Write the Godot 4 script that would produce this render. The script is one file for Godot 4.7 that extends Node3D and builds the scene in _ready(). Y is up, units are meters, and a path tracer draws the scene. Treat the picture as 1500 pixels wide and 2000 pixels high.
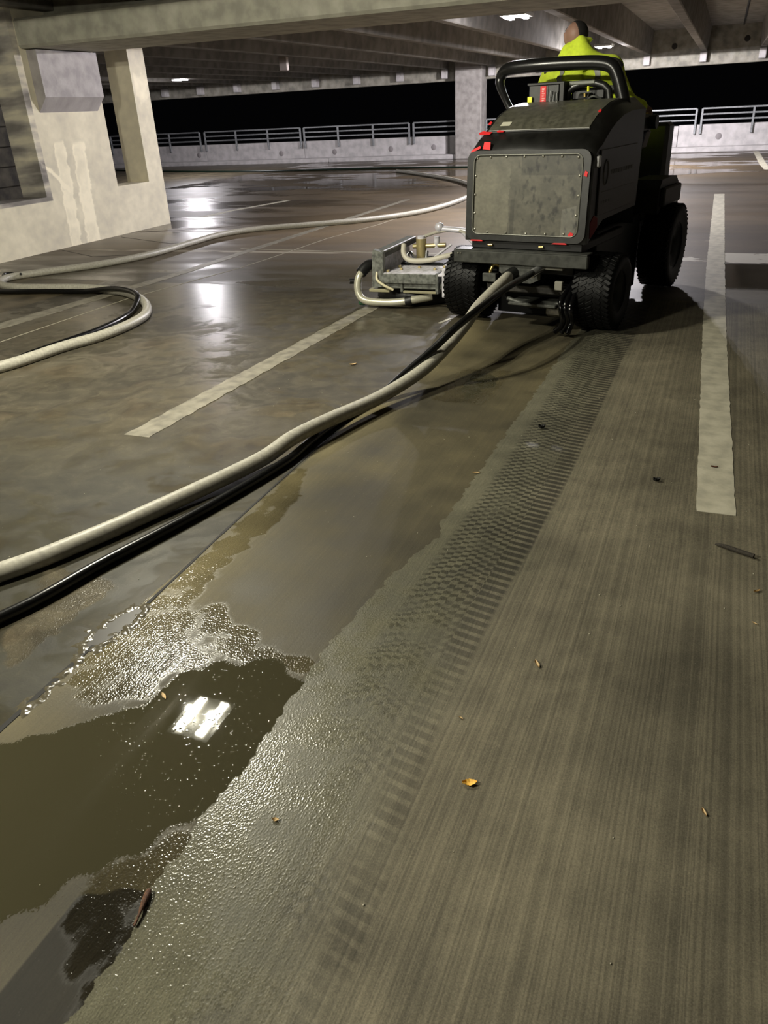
extends Node3D
# A parking garage deck at night while a ride-on machine washes the floor.
# x across the bays, y up, z towards the viewer; metres.

const LAMP_WARM := Color(1.0, 0.98, 0.90)
const LAMP_COOL := Color(0.98, 0.96, 0.98)

var mats := {}
var used := {}
var rng := RandomNumberGenerator.new()

# ------------------------------------------------------------------ mesh builder
class MB:
	var st := SurfaceTool.new()
	var count := 0
	func _init() -> void:
		st.begin(Mesh.PRIMITIVE_TRIANGLES)
		st.set_smooth_group(-1)
	func smooth(on: bool) -> void:
		st.set_smooth_group(0 if on else -1)
	func tri(a: Vector3, b: Vector3, c: Vector3, hint: Vector3, ua := Vector2(), ub := Vector2(), uc := Vector2()) -> void:
		var n := (a - c).cross(a - b)
		if n.length_squared() < 1e-16:
			return
		if n.dot(hint) < 0.0:
			var t := b
			b = c
			c = t
			var tu := ub
			ub = uc
			uc = tu
		st.set_uv(ua)
		st.add_vertex(a)
		st.set_uv(ub)
		st.add_vertex(b)
		st.set_uv(uc)
		st.add_vertex(c)
		count += 1
	func quad(a: Vector3, b: Vector3, c: Vector3, d: Vector3, hint: Vector3, uv := [Vector2(0, 0), Vector2(1, 0), Vector2(1, 1), Vector2(0, 1)]) -> void:
		tri(a, b, c, hint, uv[0], uv[1], uv[2])
		tri(a, c, d, hint, uv[0], uv[2], uv[3])
	# box from corner to corner with chamfered edges, turned and moved by t
	func box(lo: Vector3, hi: Vector3, ch := 0.004, t := Transform3D()) -> void:
		smooth(false)
		var mid := (lo + hi) / 2.0
		var h := (hi - lo).abs() / 2.0
		var c: float = minf(ch, minf(h.x, minf(h.y, h.z)) * 0.45)
		var v := func(sx: int, sy: int, sz: int, axis: int) -> Vector3:
			var p := Vector3(sx * (h.x - c), sy * (h.y - c), sz * (h.z - c))
			if axis == 0:
				p.x = sx * h.x
			elif axis == 1:
				p.y = sy * h.y
			else:
				p.z = sz * h.z
			return t * (mid + p)
		var m := t * mid
		for s in [-1, 1]:
			var q := [[v.call(s, -1, -1, 0), v.call(s, 1, -1, 0), v.call(s, 1, 1, 0), v.call(s, -1, 1, 0)],
				[v.call(-1, s, -1, 1), v.call(1, s, -1, 1), v.call(1, s, 1, 1), v.call(-1, s, 1, 1)],
				[v.call(-1, -1, s, 2), v.call(1, -1, s, 2), v.call(1, 1, s, 2), v.call(-1, 1, s, 2)]]
			for f in q:
				quad(f[0], f[1], f[2], f[3], (f[0] + f[2]) / 2.0 - m)
			for r in [-1, 1]:
				var e := [[v.call(s, r, -1, 0), v.call(s, r, 1, 0), v.call(s, r, 1, 1), v.call(s, r, -1, 1)],
					[v.call(s, -1, r, 0), v.call(s, 1, r, 0), v.call(s, 1, r, 2), v.call(s, -1, r, 2)],
					[v.call(-1, s, r, 1), v.call(1, s, r, 1), v.call(1, s, r, 2), v.call(-1, s, r, 2)]]
				for f in e:
					quad(f[0], f[1], f[2], f[3], (f[0] + f[2]) / 2.0 - m)
				for k in [-1, 1]:
					var a: Vector3 = v.call(s, r, k, 0)
					tri(a, v.call(s, r, k, 1), v.call(s, r, k, 2), a - m)
	# a round or flattened tube along points; rad one number per point or one for all
	func tube(pts: Array, rad, sides := 10, caps := true, flat := 1.0) -> void:
		var rings := []
		var n := pts.size()
		var up := Vector3.UP
		var d0: Vector3 = (pts[1] - pts[0]).normalized()
		if absf(d0.dot(up)) > 0.9:
			up = Vector3.RIGHT
		var side := d0.cross(up).normalized()
		for i in n:
			var d: Vector3 = (pts[mini(i + 1, n - 1)] - pts[maxi(i - 1, 0)]).normalized()
			side = (side - d * side.dot(d)).normalized()
			var other := side.cross(d).normalized()
			var r: float = _radius(rad, float(i) / (n - 1))
			var ring := []
			for k in sides:
				var a := TAU * k / sides
				ring.append(pts[i] + side * cos(a) * r + other * sin(a) * r * flat)
			rings.append(ring)
		smooth(true)
		for i in n - 1:
			for k in sides:
				var k2 := (k + 1) % sides
				var m: Vector3 = (pts[i] + pts[i + 1]) / 2.0
				var w: Vector3 = (rings[i][k] + rings[i][k2] + rings[i + 1][k] + rings[i + 1][k2]) / 4.0
				quad(rings[i][k], rings[i][k2], rings[i + 1][k2], rings[i + 1][k], w - m, [Vector2(i, float(k) / sides), Vector2(i, float(k + 1) / sides), Vector2(i + 1, float(k + 1) / sides), Vector2(i + 1, float(k) / sides)])
		if caps:
			smooth(false)
			for e in [[0, 1], [n - 1, n - 2]]:
				var c: Vector3 = pts[e[0]]
				var out: Vector3 = c - pts[e[1]]
				for k in sides:
					tri(c, rings[e[0]][k], rings[e[0]][(k + 1) % sides], out)
	func _radius(rad, t: float) -> float:
		if not rad is Array:
			return rad
		var p: float = t * (rad.size() - 1)
		var k := mini(int(p), rad.size() - 2)
		return lerpf(rad[k], rad[k + 1], p - k)
	# profile of (radius, height) pairs turned about the y axis of t
	func lathe(profile: Array, sides := 16, t := Transform3D(), soft := true) -> void:
		smooth(soft)
		var c := Vector3.ZERO
		for i in profile.size() - 1:
			var a: Vector2 = profile[i]
			var b: Vector2 = profile[i + 1]
			var dirn := Vector2(b.y - a.y, a.x - b.x)
			for k in sides:
				var p := TAU * k / sides
				var q := TAU * (k + 1) / sides
				var e := func(v: Vector2, w: float) -> Vector3: return t * Vector3(v.x * cos(w), v.y, v.x * sin(w))
				var mid := (p + q) / 2.0
				var hint: Vector3 = t.basis * Vector3(dirn.x * cos(mid), dirn.y, dirn.x * sin(mid))
				quad(e.call(a, p), e.call(a, q), e.call(b, q), e.call(b, p), hint)
	# flat polygon in the x-z plane (or any, through t), given a thickness along y
	func slab(poly: PackedVector2Array, y0: float, y1: float, t := Transform3D()) -> void:
		smooth(false)
		var index := Geometry2D.triangulate_polygon(poly)
		var up := t.basis.y * signf(y1 - y0)
		var lift := func(p: Vector2, y: float) -> Vector3: return t * Vector3(p.x, y, p.y)
		for i in range(0, index.size(), 3):
			var a := poly[index[i]]
			var b := poly[index[i + 1]]
			var c := poly[index[i + 2]]
			tri(lift.call(a, y1), lift.call(b, y1), lift.call(c, y1), up, a, b, c)
			tri(lift.call(a, y0), lift.call(b, y0), lift.call(c, y0), -up, a, b, c)
		var n := poly.size()
		var cw := 1.0 if Geometry2D.is_polygon_clockwise(poly) else -1.0
		for i in n:
			var a := poly[i]
			var b := poly[(i + 1) % n]
			var o := Vector2(b.y - a.y, a.x - b.x) * -cw
			quad(lift.call(a, y0), lift.call(b, y0), lift.call(b, y1), lift.call(a, y1), t.basis * Vector3(o.x, 0, o.y))
	func mesh() -> ArrayMesh:
		st.generate_normals()
		st.index()
		return st.commit()

# ------------------------------------------------------------------ naming and grouping
func numbered(called: String) -> String:
	var n: int = used.get(called, 0)
	used[called] = n + 1
	return called if n == 0 else "%s_%03d" % [called, n]

func tag(o: Node3D, label: String, category: String, group := "", kind := "") -> Node3D:
	if label:
		o.set_meta("label", label)
	if category:
		o.set_meta("category", category)
	if group:
		o.set_meta("group", group)
	if kind:
		o.set_meta("kind", kind)
	return o

func thing(called: String, label: String, category: String, at := Transform3D(), group := "", kind := "") -> Node3D:
	var o := Node3D.new()
	o.name = numbered(called)
	add_child(o)
	o.transform = at
	return tag(o, label, category, group, kind)

func obj(called: String, m: Mesh, material: Material, parent: Node = null) -> MeshInstance3D:
	var o := MeshInstance3D.new()
	o.mesh = m
	o.material_override = material
	if parent == null:
		o.name = numbered(called)
		add_child(o)
	else:
		var n := 0
		while parent.has_node(NodePath(called if n == 0 else "%s_%03d" % [called, n])):
			n += 1
		o.name = called if n == 0 else "%s_%03d" % [called, n]
		parent.add_child(o)
	return o

func bx(called: String, lo: Vector3, hi: Vector3, material: Material, parent: Node = null, ch := 0.004, t := Transform3D()) -> MeshInstance3D:
	var b := MB.new()
	b.box(lo, hi, ch, t)
	return obj(called, b.mesh(), material, parent)

func tb(called: String, pts: Array, rad, material: Material, parent: Node = null, sides := 10, flat := 1.0) -> MeshInstance3D:
	var b := MB.new()
	b.tube(pts, rad, sides, true, flat)
	return obj(called, b.mesh(), material, parent)

func label_part(o: Node, text: String) -> void:
	o.set_meta("label", text)

# points along a smooth curve through the given ones
func curve(pts: Array, step := 0.06) -> Array:
	var c := Curve3D.new()
	c.bake_interval = step
	var n := pts.size()
	for i in n:
		var tan: Vector3 = (pts[mini(i + 1, n - 1)] - pts[maxi(i - 1, 0)]) / 6.0
		c.add_point(pts[i], -tan, tan)
	return Array(c.get_baked_points())

func v3(a: Array) -> Array:
	return a.map(func(p): return Vector3(p[0], p[1], p[2]))

# ------------------------------------------------------------------ materials
func plain(key: String, color: Color, rough := 0.6, metal := 0.0) -> StandardMaterial3D:
	if mats.has(key):
		return mats[key]
	var m := StandardMaterial3D.new()
	m.resource_name = key
	m.albedo_color = color
	m.roughness = rough
	m.metallic = metal
	mats[key] = m
	return m

func noise_tex(freq: float, octaves: int, colors: Array, offsets: Array, size := 512, sd := 1, kind := FastNoiseLite.TYPE_SIMPLEX_SMOOTH) -> NoiseTexture2D:
	var n := FastNoiseLite.new()
	n.noise_type = kind
	n.seed = sd
	n.frequency = freq
	n.fractal_octaves = octaves
	var t := NoiseTexture2D.new()
	t.width = size
	t.height = size
	t.seamless = true
	t.noise = n
	if colors.size():
		var g := Gradient.new()
		g.offsets = PackedFloat32Array(offsets)
		g.colors = PackedColorArray(colors)
		t.color_ramp = g
	return t

# mottled surface without texture coordinates: coarse and fine noise, slight relief
func mottled(key: String, color: Color, spread: float, scale: float, rough: float, relief := 0.08, metal := 0.0, sd := 3) -> StandardMaterial3D:
	var m := plain(key, color, rough, metal)
	var lo := Color(1 - spread, 1 - spread, 1 - spread)
	m.albedo_texture = noise_tex(0.012, 5, [lo, Color(1 - spread * 0.4, 1 - spread * 0.4, 1 - spread * 0.45), Color.WHITE], [0.2, 0.5, 0.8], 512, sd)
	m.uv1_triplanar = true
	m.uv1_world_triplanar = true
	m.uv1_scale = Vector3.ONE * scale
	if relief > 0.0:
		m.heightmap_enabled = true
		m.heightmap_scale = relief
		m.heightmap_texture = noise_tex(0.09, 4, [], [], 512, sd + 7)
	return m

# ------------------------------------------------------------------ the wet floor's textures
var n_low: PackedByteArray
var n_mid: PackedByteArray
var n_fine: PackedByteArray
var n_white: PackedByteArray
var broom: PackedByteArray
const EDGE := [-0.2, -0.86, -0.51, -0.908, -0.66, -0.894, -0.781, -0.918, -1.005, -0.924, -1.163, -0.906, -1.312, -0.916, -1.683, -0.924, -1.954, -0.90, -2.206, -0.864, -2.40, -0.81, -2.43, -0.80, -2.54, -0.835, -2.632, -0.823, -3.163, -0.815, -3.631, -0.805, -3.949, -0.795, -4.507, -0.792, -5.336, -0.776, -9.0, -0.6]
const TRACK := [-0.2, -0.42, -0.811, -0.446, -1.147, -0.474, -1.453, -0.501, -1.994, -0.488, -2.484, -0.459, -3.099, -0.432, -3.963, -0.418, -4.92, -0.406, -5.485, -0.383, -9.0, -0.3]

func along(table: Array, z: float) -> float:
	for i in range(0, table.size() - 2, 2):
		if z <= table[i] and z >= table[i + 2]:
			return lerpf(table[i + 1], table[i + 3], (table[i] - z) / (table[i] - table[i + 2]))
	return table[1] if z > table[0] else table[table.size() - 1]

func noise_bytes(freq: float, octaves: int, sd: int) -> PackedByteArray:
	var n := FastNoiseLite.new()
	n.noise_type = FastNoiseLite.TYPE_SIMPLEX_SMOOTH
	n.seed = sd
	n.frequency = freq
	n.fractal_octaves = octaves
	return n.get_seamless_image(512, 512).get_data()

# a soft mask over a patch of floor, drawn coarsely from polygons and blown up
func mask(lo: Vector2, size: Vector2, w: int, h: int, polys: Array, soft: int) -> PackedByteArray:
	var cw := int(size.x * 50.0)
	var chh := int(size.y * 50.0)
	var im := Image.create(cw, chh, false, Image.FORMAT_L8)
	for p in polys:
		var poly := PackedVector2Array()
		for i in range(0, p.size(), 2):
			poly.append(Vector2(p[i], p[i + 1]))
		for j in chh:
			for i in cw:
				if Geometry2D.is_point_in_polygon(lo + size * Vector2((i + 0.5) / cw, (j + 0.5) / chh), poly):
					im.set_pixel(i, j, Color.WHITE)
	if soft > 1:
		im.resize(maxi(2, cw / soft), maxi(2, chh / soft), Image.INTERPOLATE_BILINEAR)
	im.resize(w, h, Image.INTERPOLATE_CUBIC)
	return im.get_data()

var job := {}

func _rows(band: int) -> void:
	var w: int = job.w
	var h: int = job.h
	var rows: int = job.rows
	var j0 := band * rows
	var j1 := mini(h, j0 + rows)
	var near: bool = job.near
	var lo: Vector2 = job.lo
	var size: Vector2 = job.size
	var pud: PackedByteArray = job.puddle
	var spk: PackedByteArray = job.sparkle
	var drk: PackedByteArray = job.dark
	var alb := PackedByteArray()
	var rgh := PackedByteArray()
	var hgt := PackedFloat32Array()
	var n := (j1 - j0) * w
	alb.resize(n * 3)
	rgh.resize(n)
	hgt.resize(n)
	var at := 0
	for j in range(j0, j1):
		var z: float = lo.y + size.y * (j + 0.5) / h
		var xe: float = along(EDGE, z) + (n_mid[(int(-z * 400.0) & 511) * 512] - 128) * 0.00012
		var xr: float = along(TRACK, z)
		var closeness: float = clampf((z + 3.2) / 1.6, 0.0, 1.0)
		for i in w:
			var x: float = lo.x + size.x * (i + 0.5) / w
			var px := j * w + i
			var a: float = n_low[((int(z * 90.0) & 511) << 9) | (int(x * 90.0) & 511)] / 255.0
			var b: float = n_mid[((int(z * 230.0 + x * 40.0) & 511) << 9) | (int(x * 230.0) & 511)] / 255.0
			var c: float = n_fine[((int(j * 0.65) & 511) << 9) | (i & 511)] / 255.0
			var d: float = n_low[((int(z * 310.0) & 511) << 9) | (int(x * 310.0 + 77.0) & 511)] / 255.0
			var g: float = n_white[(px * 7919 + j * 131) & 262143] / 255.0
			var ln: float = broom[int((x + (a - 0.5) * 0.006 + z * 0.012) * 420.0 + 40000.0) & 4095] / 255.0
			var r := 0.0
			var gg := 0.0
			var bb := 0.0
			var rough := 0.7
			var hh := 0.0
			if x > xe:
				# right of the washed strip: broomed dry concrete, damp beside the strip
				var t := x - xe
				var damp: float = 1.0 - smoothstep(0.18, 0.52, t + (d - 0.5) * 0.12)
				var v: float = 0.74 + 0.26 * a + 0.18 * (b - 0.5) + 0.20 * (g - 0.5) + 0.30 * (ln - 0.5) * (1.0 - 0.6 * damp)
				v -= 0.10 * smoothstep(0.45, 0.80, d * 0.6 + b * 0.4) * (1.0 - damp)
				r = v * 0.47
				gg = v * 0.444
				bb = v * 0.372
				r = lerpf(r, v * 0.41, damp)
				gg = lerpf(gg, v * 0.40, damp)
				bb = lerpf(bb, v * 0.335, damp)
				rough = lerpf(0.62 + 0.2 * a, 0.44, damp)
				hh = (ln - 0.5) * 0.42 * (1.0 - 0.5 * damp) + (c - 0.5) * (0.25 + 0.25 * damp)
				# tyre track
				var u := (xr - x) / 0.30
				if u > -0.05 and u < 1.05:
					var plainer: float = clampf((z + 2.5) / 1.0, 0.0, 1.0)
					var shift := 0.0
					var wid := 0.0
					if u < 0.26:
						shift = u * 1.6
						wid = 0.25
					elif u < 0.62:
						shift = 0.5 + floorf(u * 11.0) * 0.37 + plainer * (b * 1.5 + d * 2.0)
						wid = -0.1
					else:
						shift = floorf(u * 11.0) * 0.61 + plainer * (b * 2.0 + d * 1.5)
						wid = -0.25
					var lug: float = smoothstep(wid - 0.3, wid + 0.35, sin(TAU * (z / 0.040 + shift)) + (b - 0.5) * 0.9)
					lug = (1.0 - lug) * smoothstep(0.34, 0.72, d * 0.5 + b * 0.35 + c * 0.25 + (0.12 if u < 0.26 else 0.0) + clampf((-z - 1.7) * 0.16, -0.15, 0.16)) * smoothstep(-0.05, 0.02, u) * (1.0 - smoothstep(0.9, 1.05, u))
					lug *= 1.0 - 0.62 * plainer
					hh -= lug * 0.40
					r *= 1.0 - 0.44 * lug
					gg *= 1.0 - 0.44 * lug
					bb *= 1.0 - 0.44 * lug
				# wet glints between the strip and the track
				var wet: float = damp * closeness * smoothstep(0.40, 0.62, b * 0.5 + c * 0.5 + spk[px] / 640.0)
				rough = lerpf(rough, 0.20, wet)
				hh += wet * ((c - 0.5) * 0.6 + (g - 0.5) * 0.10)
			elif x > -1.63 + (b - 0.5) * 0.008:
				# the washed strip between the slab joint and the dry edge
				var v: float = 0.58 + 0.50 * a + 0.30 * (d - 0.5) + 0.10 * (g - 0.5) + 0.10 * (ln - 0.5)
				v *= lerpf(1.15, 0.95, closeness)
				var rim: float = smoothstep(0.30, 0.02, x + 1.63) * 0.35
				v += rim
				r = v * 0.285
				gg = v * 0.262
				bb = v * 0.19
				rough = lerpf(0.76, 0.58, clampf((z + 3.0) / 1.4, 0.0, 1.0)) + 0.24 * (d - 0.5)
				hh = (c - 0.5) * 0.26 + (ln - 0.5) * 0.22
				var pd: float = smoothstep(0.42, 0.62, pud[px] / 255.0 + (b - 0.5) * 0.50 + (c - 0.5) * 0.45)
				var sp: float = smoothstep(0.45, 0.85, spk[px] / 255.0 * 0.9 + (b - 0.5) * 0.9 + (ln - 0.5) * 0.12) * (1.0 - pd)
				rough = lerpf(rough, 0.13, sp)
				hh += sp * ((c - 0.5) * 0.85 + (ln - 0.5) * 0.5 + (g - 0.5) * 0.06)
				rough = lerpf(rough, 0.022 if z > -3.4 else 0.05, pd)
				hh = lerpf(hh, (0.35 + (b - 0.5) * 0.05) if z > -3.4 else (c - 0.5) * 0.75 + (b - 0.5) * 2.2, pd)
				r = lerpf(r, 0.225, pd)
				gg = lerpf(gg, 0.215, pd)
				bb = lerpf(bb, 0.155, pd)
				var dk: float = smoothstep(0.4, 0.6, drk[px] / 255.0 + (d - 0.5) * 0.2)
				r *= 1.0 - 0.45 * dk
				gg *= 1.0 - 0.45 * dk
				bb *= 1.0 - 0.42 * dk
				rough = lerpf(rough, 0.75, dk * (1.0 - sp))
				# little beads of water
				if g > 0.9985:
					hh += 0.5
					rough = 0.1
			else:
				# rinsed floor on the left, brown with brush swirls, darkened to temper the near lamp
				var sw: float = n_mid[((int(z * 120.0 + (a - 0.5) * 160.0) & 511) << 9) | (int(x * 60.0 + (d - 0.5) * 60.0) & 511)] / 255.0
				var v: float = 0.66 + 0.30 * a + 0.34 * (sw - 0.5) + 0.14 * (b - 0.5) + 0.08 * (g - 0.5)
				r = v * 0.345
				gg = v * 0.322
				bb = v * 0.266
				var red: float = smoothstep(0.55, 0.8, d * 0.6 + a * 0.4)
				gg *= 1.0 - 0.03 * red
				bb *= 1.0 - 0.06 * red
				var film: float = smoothstep(0.34, 0.68, a * 0.45 + sw * 0.30 + d * 0.25)
				var scratch: float = 1.0 - smoothstep(0.02, 0.10, absf(fposmod(sw * 6.0, 1.0) - 0.5))
				r *= 1.0 + 0.22 * scratch * b
				gg *= 1.0 + 0.22 * scratch * b
				bb *= 1.0 + 0.24 * scratch * b
				var far_wet: float = clampf((-z - 3.0) / 3.0, 0.0, 1.0) * clampf((-1.9 - x) / 1.5, 0.0, 1.0)
				film = clampf(film + far_wet * 0.7, 0.0, 1.0)
				rough = lerpf(0.62, 0.28, film)
				hh = (c - 0.5) * 0.20 * (1.0 - film * 0.7) + (sw - 0.5) * 0.35
				var sp2: float = smoothstep(0.40, 0.70, spk[px] / 255.0 + (b - 0.5) * 0.8)
				rough = lerpf(rough, 0.22, sp2)
				hh += sp2 * (c - 0.5) * 0.9
				var dark_wet: float = closeness * (1.0 - sp2)
				r *= 1.0 - 0.30 * dark_wet
				gg *= 1.0 - 0.28 * dark_wet
				bb *= 1.0 - 0.30 * dark_wet
			if not near:
				hh *= 0.8
			alb[at * 3] = int(clampf(r, 0.0, 1.0) * 255.0)
			alb[at * 3 + 1] = int(clampf(gg, 0.0, 1.0) * 255.0)
			alb[at * 3 + 2] = int(clampf(bb, 0.0, 1.0) * 255.0)
			rgh[at] = int(clampf(rough, 0.02, 1.0) * 255.0)
			hgt[at] = hh
			at += 1
	job.out[band] = [alb, rgh, hgt]

func _rows_far(band: int) -> void:
	var w: int = job.w
	var h: int = job.h
	var rows: int = job.rows
	var j0 := band * rows
	var j1 := mini(h, j0 + rows)
	var lo: Vector2 = job.lo
	var size: Vector2 = job.size
	var alb := PackedByteArray()
	var rgh := PackedByteArray()
	var hgt := PackedFloat32Array()
	var n := (j1 - j0) * w
	alb.resize(n * 3)
	rgh.resize(n)
	hgt.resize(n)
	var at := 0
	for j in range(j0, j1):
		var z: float = lo.y + size.y * (j + 0.5) / h
		for i in w:
			var x: float = lo.x + size.x * (i + 0.5) / w
			var a: float = n_low[((int(z * 60.0) & 511) << 9) | (int(x * 24.0) & 511)] / 255.0
			var b: float = n_mid[((int(z * 70.0) & 511) << 9) | (int(x * 26.0) & 511)] / 255.0
			var d: float = n_low[((int(z * 26.0 + 99.0) & 511) << 9) | (int(x * 26.0) & 511)] / 255.0
			var c: float = n_fine[((j & 511) << 9) | (i & 511)] / 255.0
			var e: float = n_mid[((int(z * 190.0) & 511) << 9) | (int(x * 95.0) & 511)] / 255.0
			var zz: float = z + (e - 0.5) * 0.22
			var v: float = 0.62 + 0.30 * d + 0.20 * (b - 0.5) + 0.10 * (c - 0.5)
			var film: float = smoothstep(0.44, 0.58, a * 0.6 + b * 0.25 + d * 0.15)
			var back: float = clampf((-z - 15.5) / 2.5, 0.0, 1.0)
			var wet: float = clampf(film * (0.15 + 0.85 * back) + 0.25 * back, 0.0, 1.0)
			var left: float = clampf((-4.5 - x) / 3.0, 0.0, 1.0) * clampf((-8.0 - z) / 2.0, 0.0, 1.0)
			wet = clampf(wet + left * 0.45 * (0.4 + film), 0.0, 1.0)
			# the pale dry band and the broken one beyond it
			var pale := 0.0
			if zz < -8.33 and zz > -8.86 and x > -0.9 and (x > 0.05 or zz > -8.52):
				pale = smoothstep(0.34, 0.46, e * 0.6 + b * 0.4 + (0.16 if x > 0.1 else 0.0))
			if zz < -9.42 and zz > -9.66 and x > -1.0:
				pale = maxf(pale, smoothstep(0.47, 0.54, a * 0.45 + e * 0.3 + b * 0.25))
			if absf(z + 8.45 + (x + 4.5) * 0.02) < 0.055 and x < -2.4:
				pale = maxf(pale, 0.6 * smoothstep(0.3, 0.5, b))
			if z < -6.95 and z > -8.3 and x > -0.05:
				var pool: float = smoothstep(0.0, 0.3, x + 0.05) * smoothstep(0.0, 0.25, -6.95 - z + (d - 0.5) * 0.3) * smoothstep(0.0, 0.1, z + 8.3)
				wet = maxf(wet, pool)
				v *= 1.0 - 0.35 * pool
			wet *= 1.0 - pale
			v = lerpf(v * (1.0 - 0.30 * wet), 1.15, pale)
			var far_t: float = smoothstep(0.0, 2.6, -6.6 - z)
			var cr := 0.46
			var cg := 0.395
			var cb := 0.295
			if x > -1.0:
				cr = 0.41
				cg = 0.345
				cb = 0.25
			var dry: float = smoothstep(-1.63, -0.72, x)
			cr = lerpf(lerpf(0.40, 0.52, dry), cr, far_t)
			cg = lerpf(lerpf(0.372, 0.49, dry), cg, far_t)
			cb = lerpf(lerpf(0.31, 0.41, dry), cb, far_t)
			alb[at * 3] = int(clampf(v * lerpf(cr, 0.66, pale), 0.0, 1.0) * 255.0)
			alb[at * 3 + 1] = int(clampf(v * lerpf(cg, 0.645, pale), 0.0, 1.0) * 255.0)
			alb[at * 3 + 2] = int(clampf(v * lerpf(cb, 0.60, pale), 0.0, 1.0) * 255.0)
			if x < -1.63:
				wet = maxf(wet, (1.0 - far_t) * (0.30 + 0.5 * smoothstep(0.34, 0.68, d * 0.5 + b * 0.5)))
			rgh[at] = int(clampf(lerpf(0.62, 0.12, wet), 0.02, 1.0) * 255.0)
			hgt[at] = (c - 0.5) * 0.3 * (1.0 - wet * 0.8) + (b - 0.5) * 0.4
			at += 1
	job.out[band] = [alb, rgh, hgt]

func floor_patch(called: String, lo: Vector2, size: Vector2, w: int, h: int, near: bool, far: bool, parent: Node) -> void:
	job = {"w": w, "h": h, "rows": 80, "near": near, "lo": lo, "size": size, "out": []}
	var bands := ceili(h / 80.0)
	job.out.resize(bands)
	if not far:
		job.puddle = mask(lo, size, w, h, [
			[-2.2, -0.95, -1.62, -0.98, -1.424, -1.14, -1.313, -1.262, -1.296, -1.383, -1.203, -1.513, -1.069, -1.557, -0.90, -1.512, -0.88, -1.361, -0.87, -1.133, -0.90, -1.005, -0.995, -0.904, -1.09, -0.759, -1.175, -0.627, -1.7, -0.5],
			[-1.243, -4.248, -1.215, -4.428, -1.109, -4.453, -1.053, -4.294, -1.096, -4.002, -1.154, -3.944]], 3)
		job.sparkle = mask(lo, size, w, h, [
			[-1.565, -1.368, -1.617, -1.631, -1.385, -1.768, -1.033, -1.621, -0.86, -1.594, -0.87, -1.361, -0.909, -1.512, -1.099, -1.547, -1.203, -1.513, -1.296, -1.383, -1.313, -1.262, -1.48, -1.163],
			[-0.995, -0.904, -0.924, -1.005, -0.901, -1.258, -0.78, -1.113, -0.80, -0.8, -0.70, -0.5, -0.886, -0.5, -1.125, -0.72, -1.054, -0.799],
			[-1.629, -1.07, -1.659, -1.527, -1.607, -1.729, -1.639, -2.165, -1.636, -2.755, -1.576, -2.95, -1.469, -2.44, -1.456, -1.913, -1.5, -1.668],
			[-2.10, -1.811, -1.798, -1.805, -1.80, -1.296, -2.012, -1.443],
			[-1.3, -3.9, -1.0, -3.9, -1.0, -4.5, -1.3, -4.5]], 4)
		job.dark = mask(lo, size, w, h, [[-0.90, -0.80, -1.068, -0.734, -1.067, -0.35, -0.82, -0.35, -0.87, -0.7]], 2)
	var call := _rows_far if far else _rows
	var id := WorkerThreadPool.add_group_task(call, bands)
	WorkerThreadPool.wait_for_group_task_completion(id)
	var alb := PackedByteArray()
	var rgh := PackedByteArray()
	var hgt := PackedFloat32Array()
	for o in job.out:
		alb.append_array(o[0])
		rgh.append_array(o[1])
		hgt.append_array(o[2])
	var m := StandardMaterial3D.new()
	m.resource_name = called
	m.albedo_texture = ImageTexture.create_from_image(Image.create_from_data(w, h, false, Image.FORMAT_RGB8, alb))
	m.roughness = 1.0
	m.roughness_texture = ImageTexture.create_from_image(Image.create_from_data(w, h, false, Image.FORMAT_L8, rgh))
	m.metallic_specular = 0.5 if far else 0.4
	m.heightmap_enabled = true
	m.heightmap_scale = 0.1
	m.heightmap_texture = ImageTexture.create_from_image(Image.create_from_data(w, h, false, Image.FORMAT_RF, hgt.to_byte_array()))
	m.texture_repeat = false
	var b := MB.new()
	var y := 0.0
	var hi := lo + size
	b.quad(Vector3(lo.x, y, lo.y), Vector3(hi.x, y, lo.y), Vector3(hi.x, y, hi.y), Vector3(lo.x, y, hi.y), Vector3.UP)
	obj("floor_surface", b.mesh(), m, parent)
	job = {}

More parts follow.
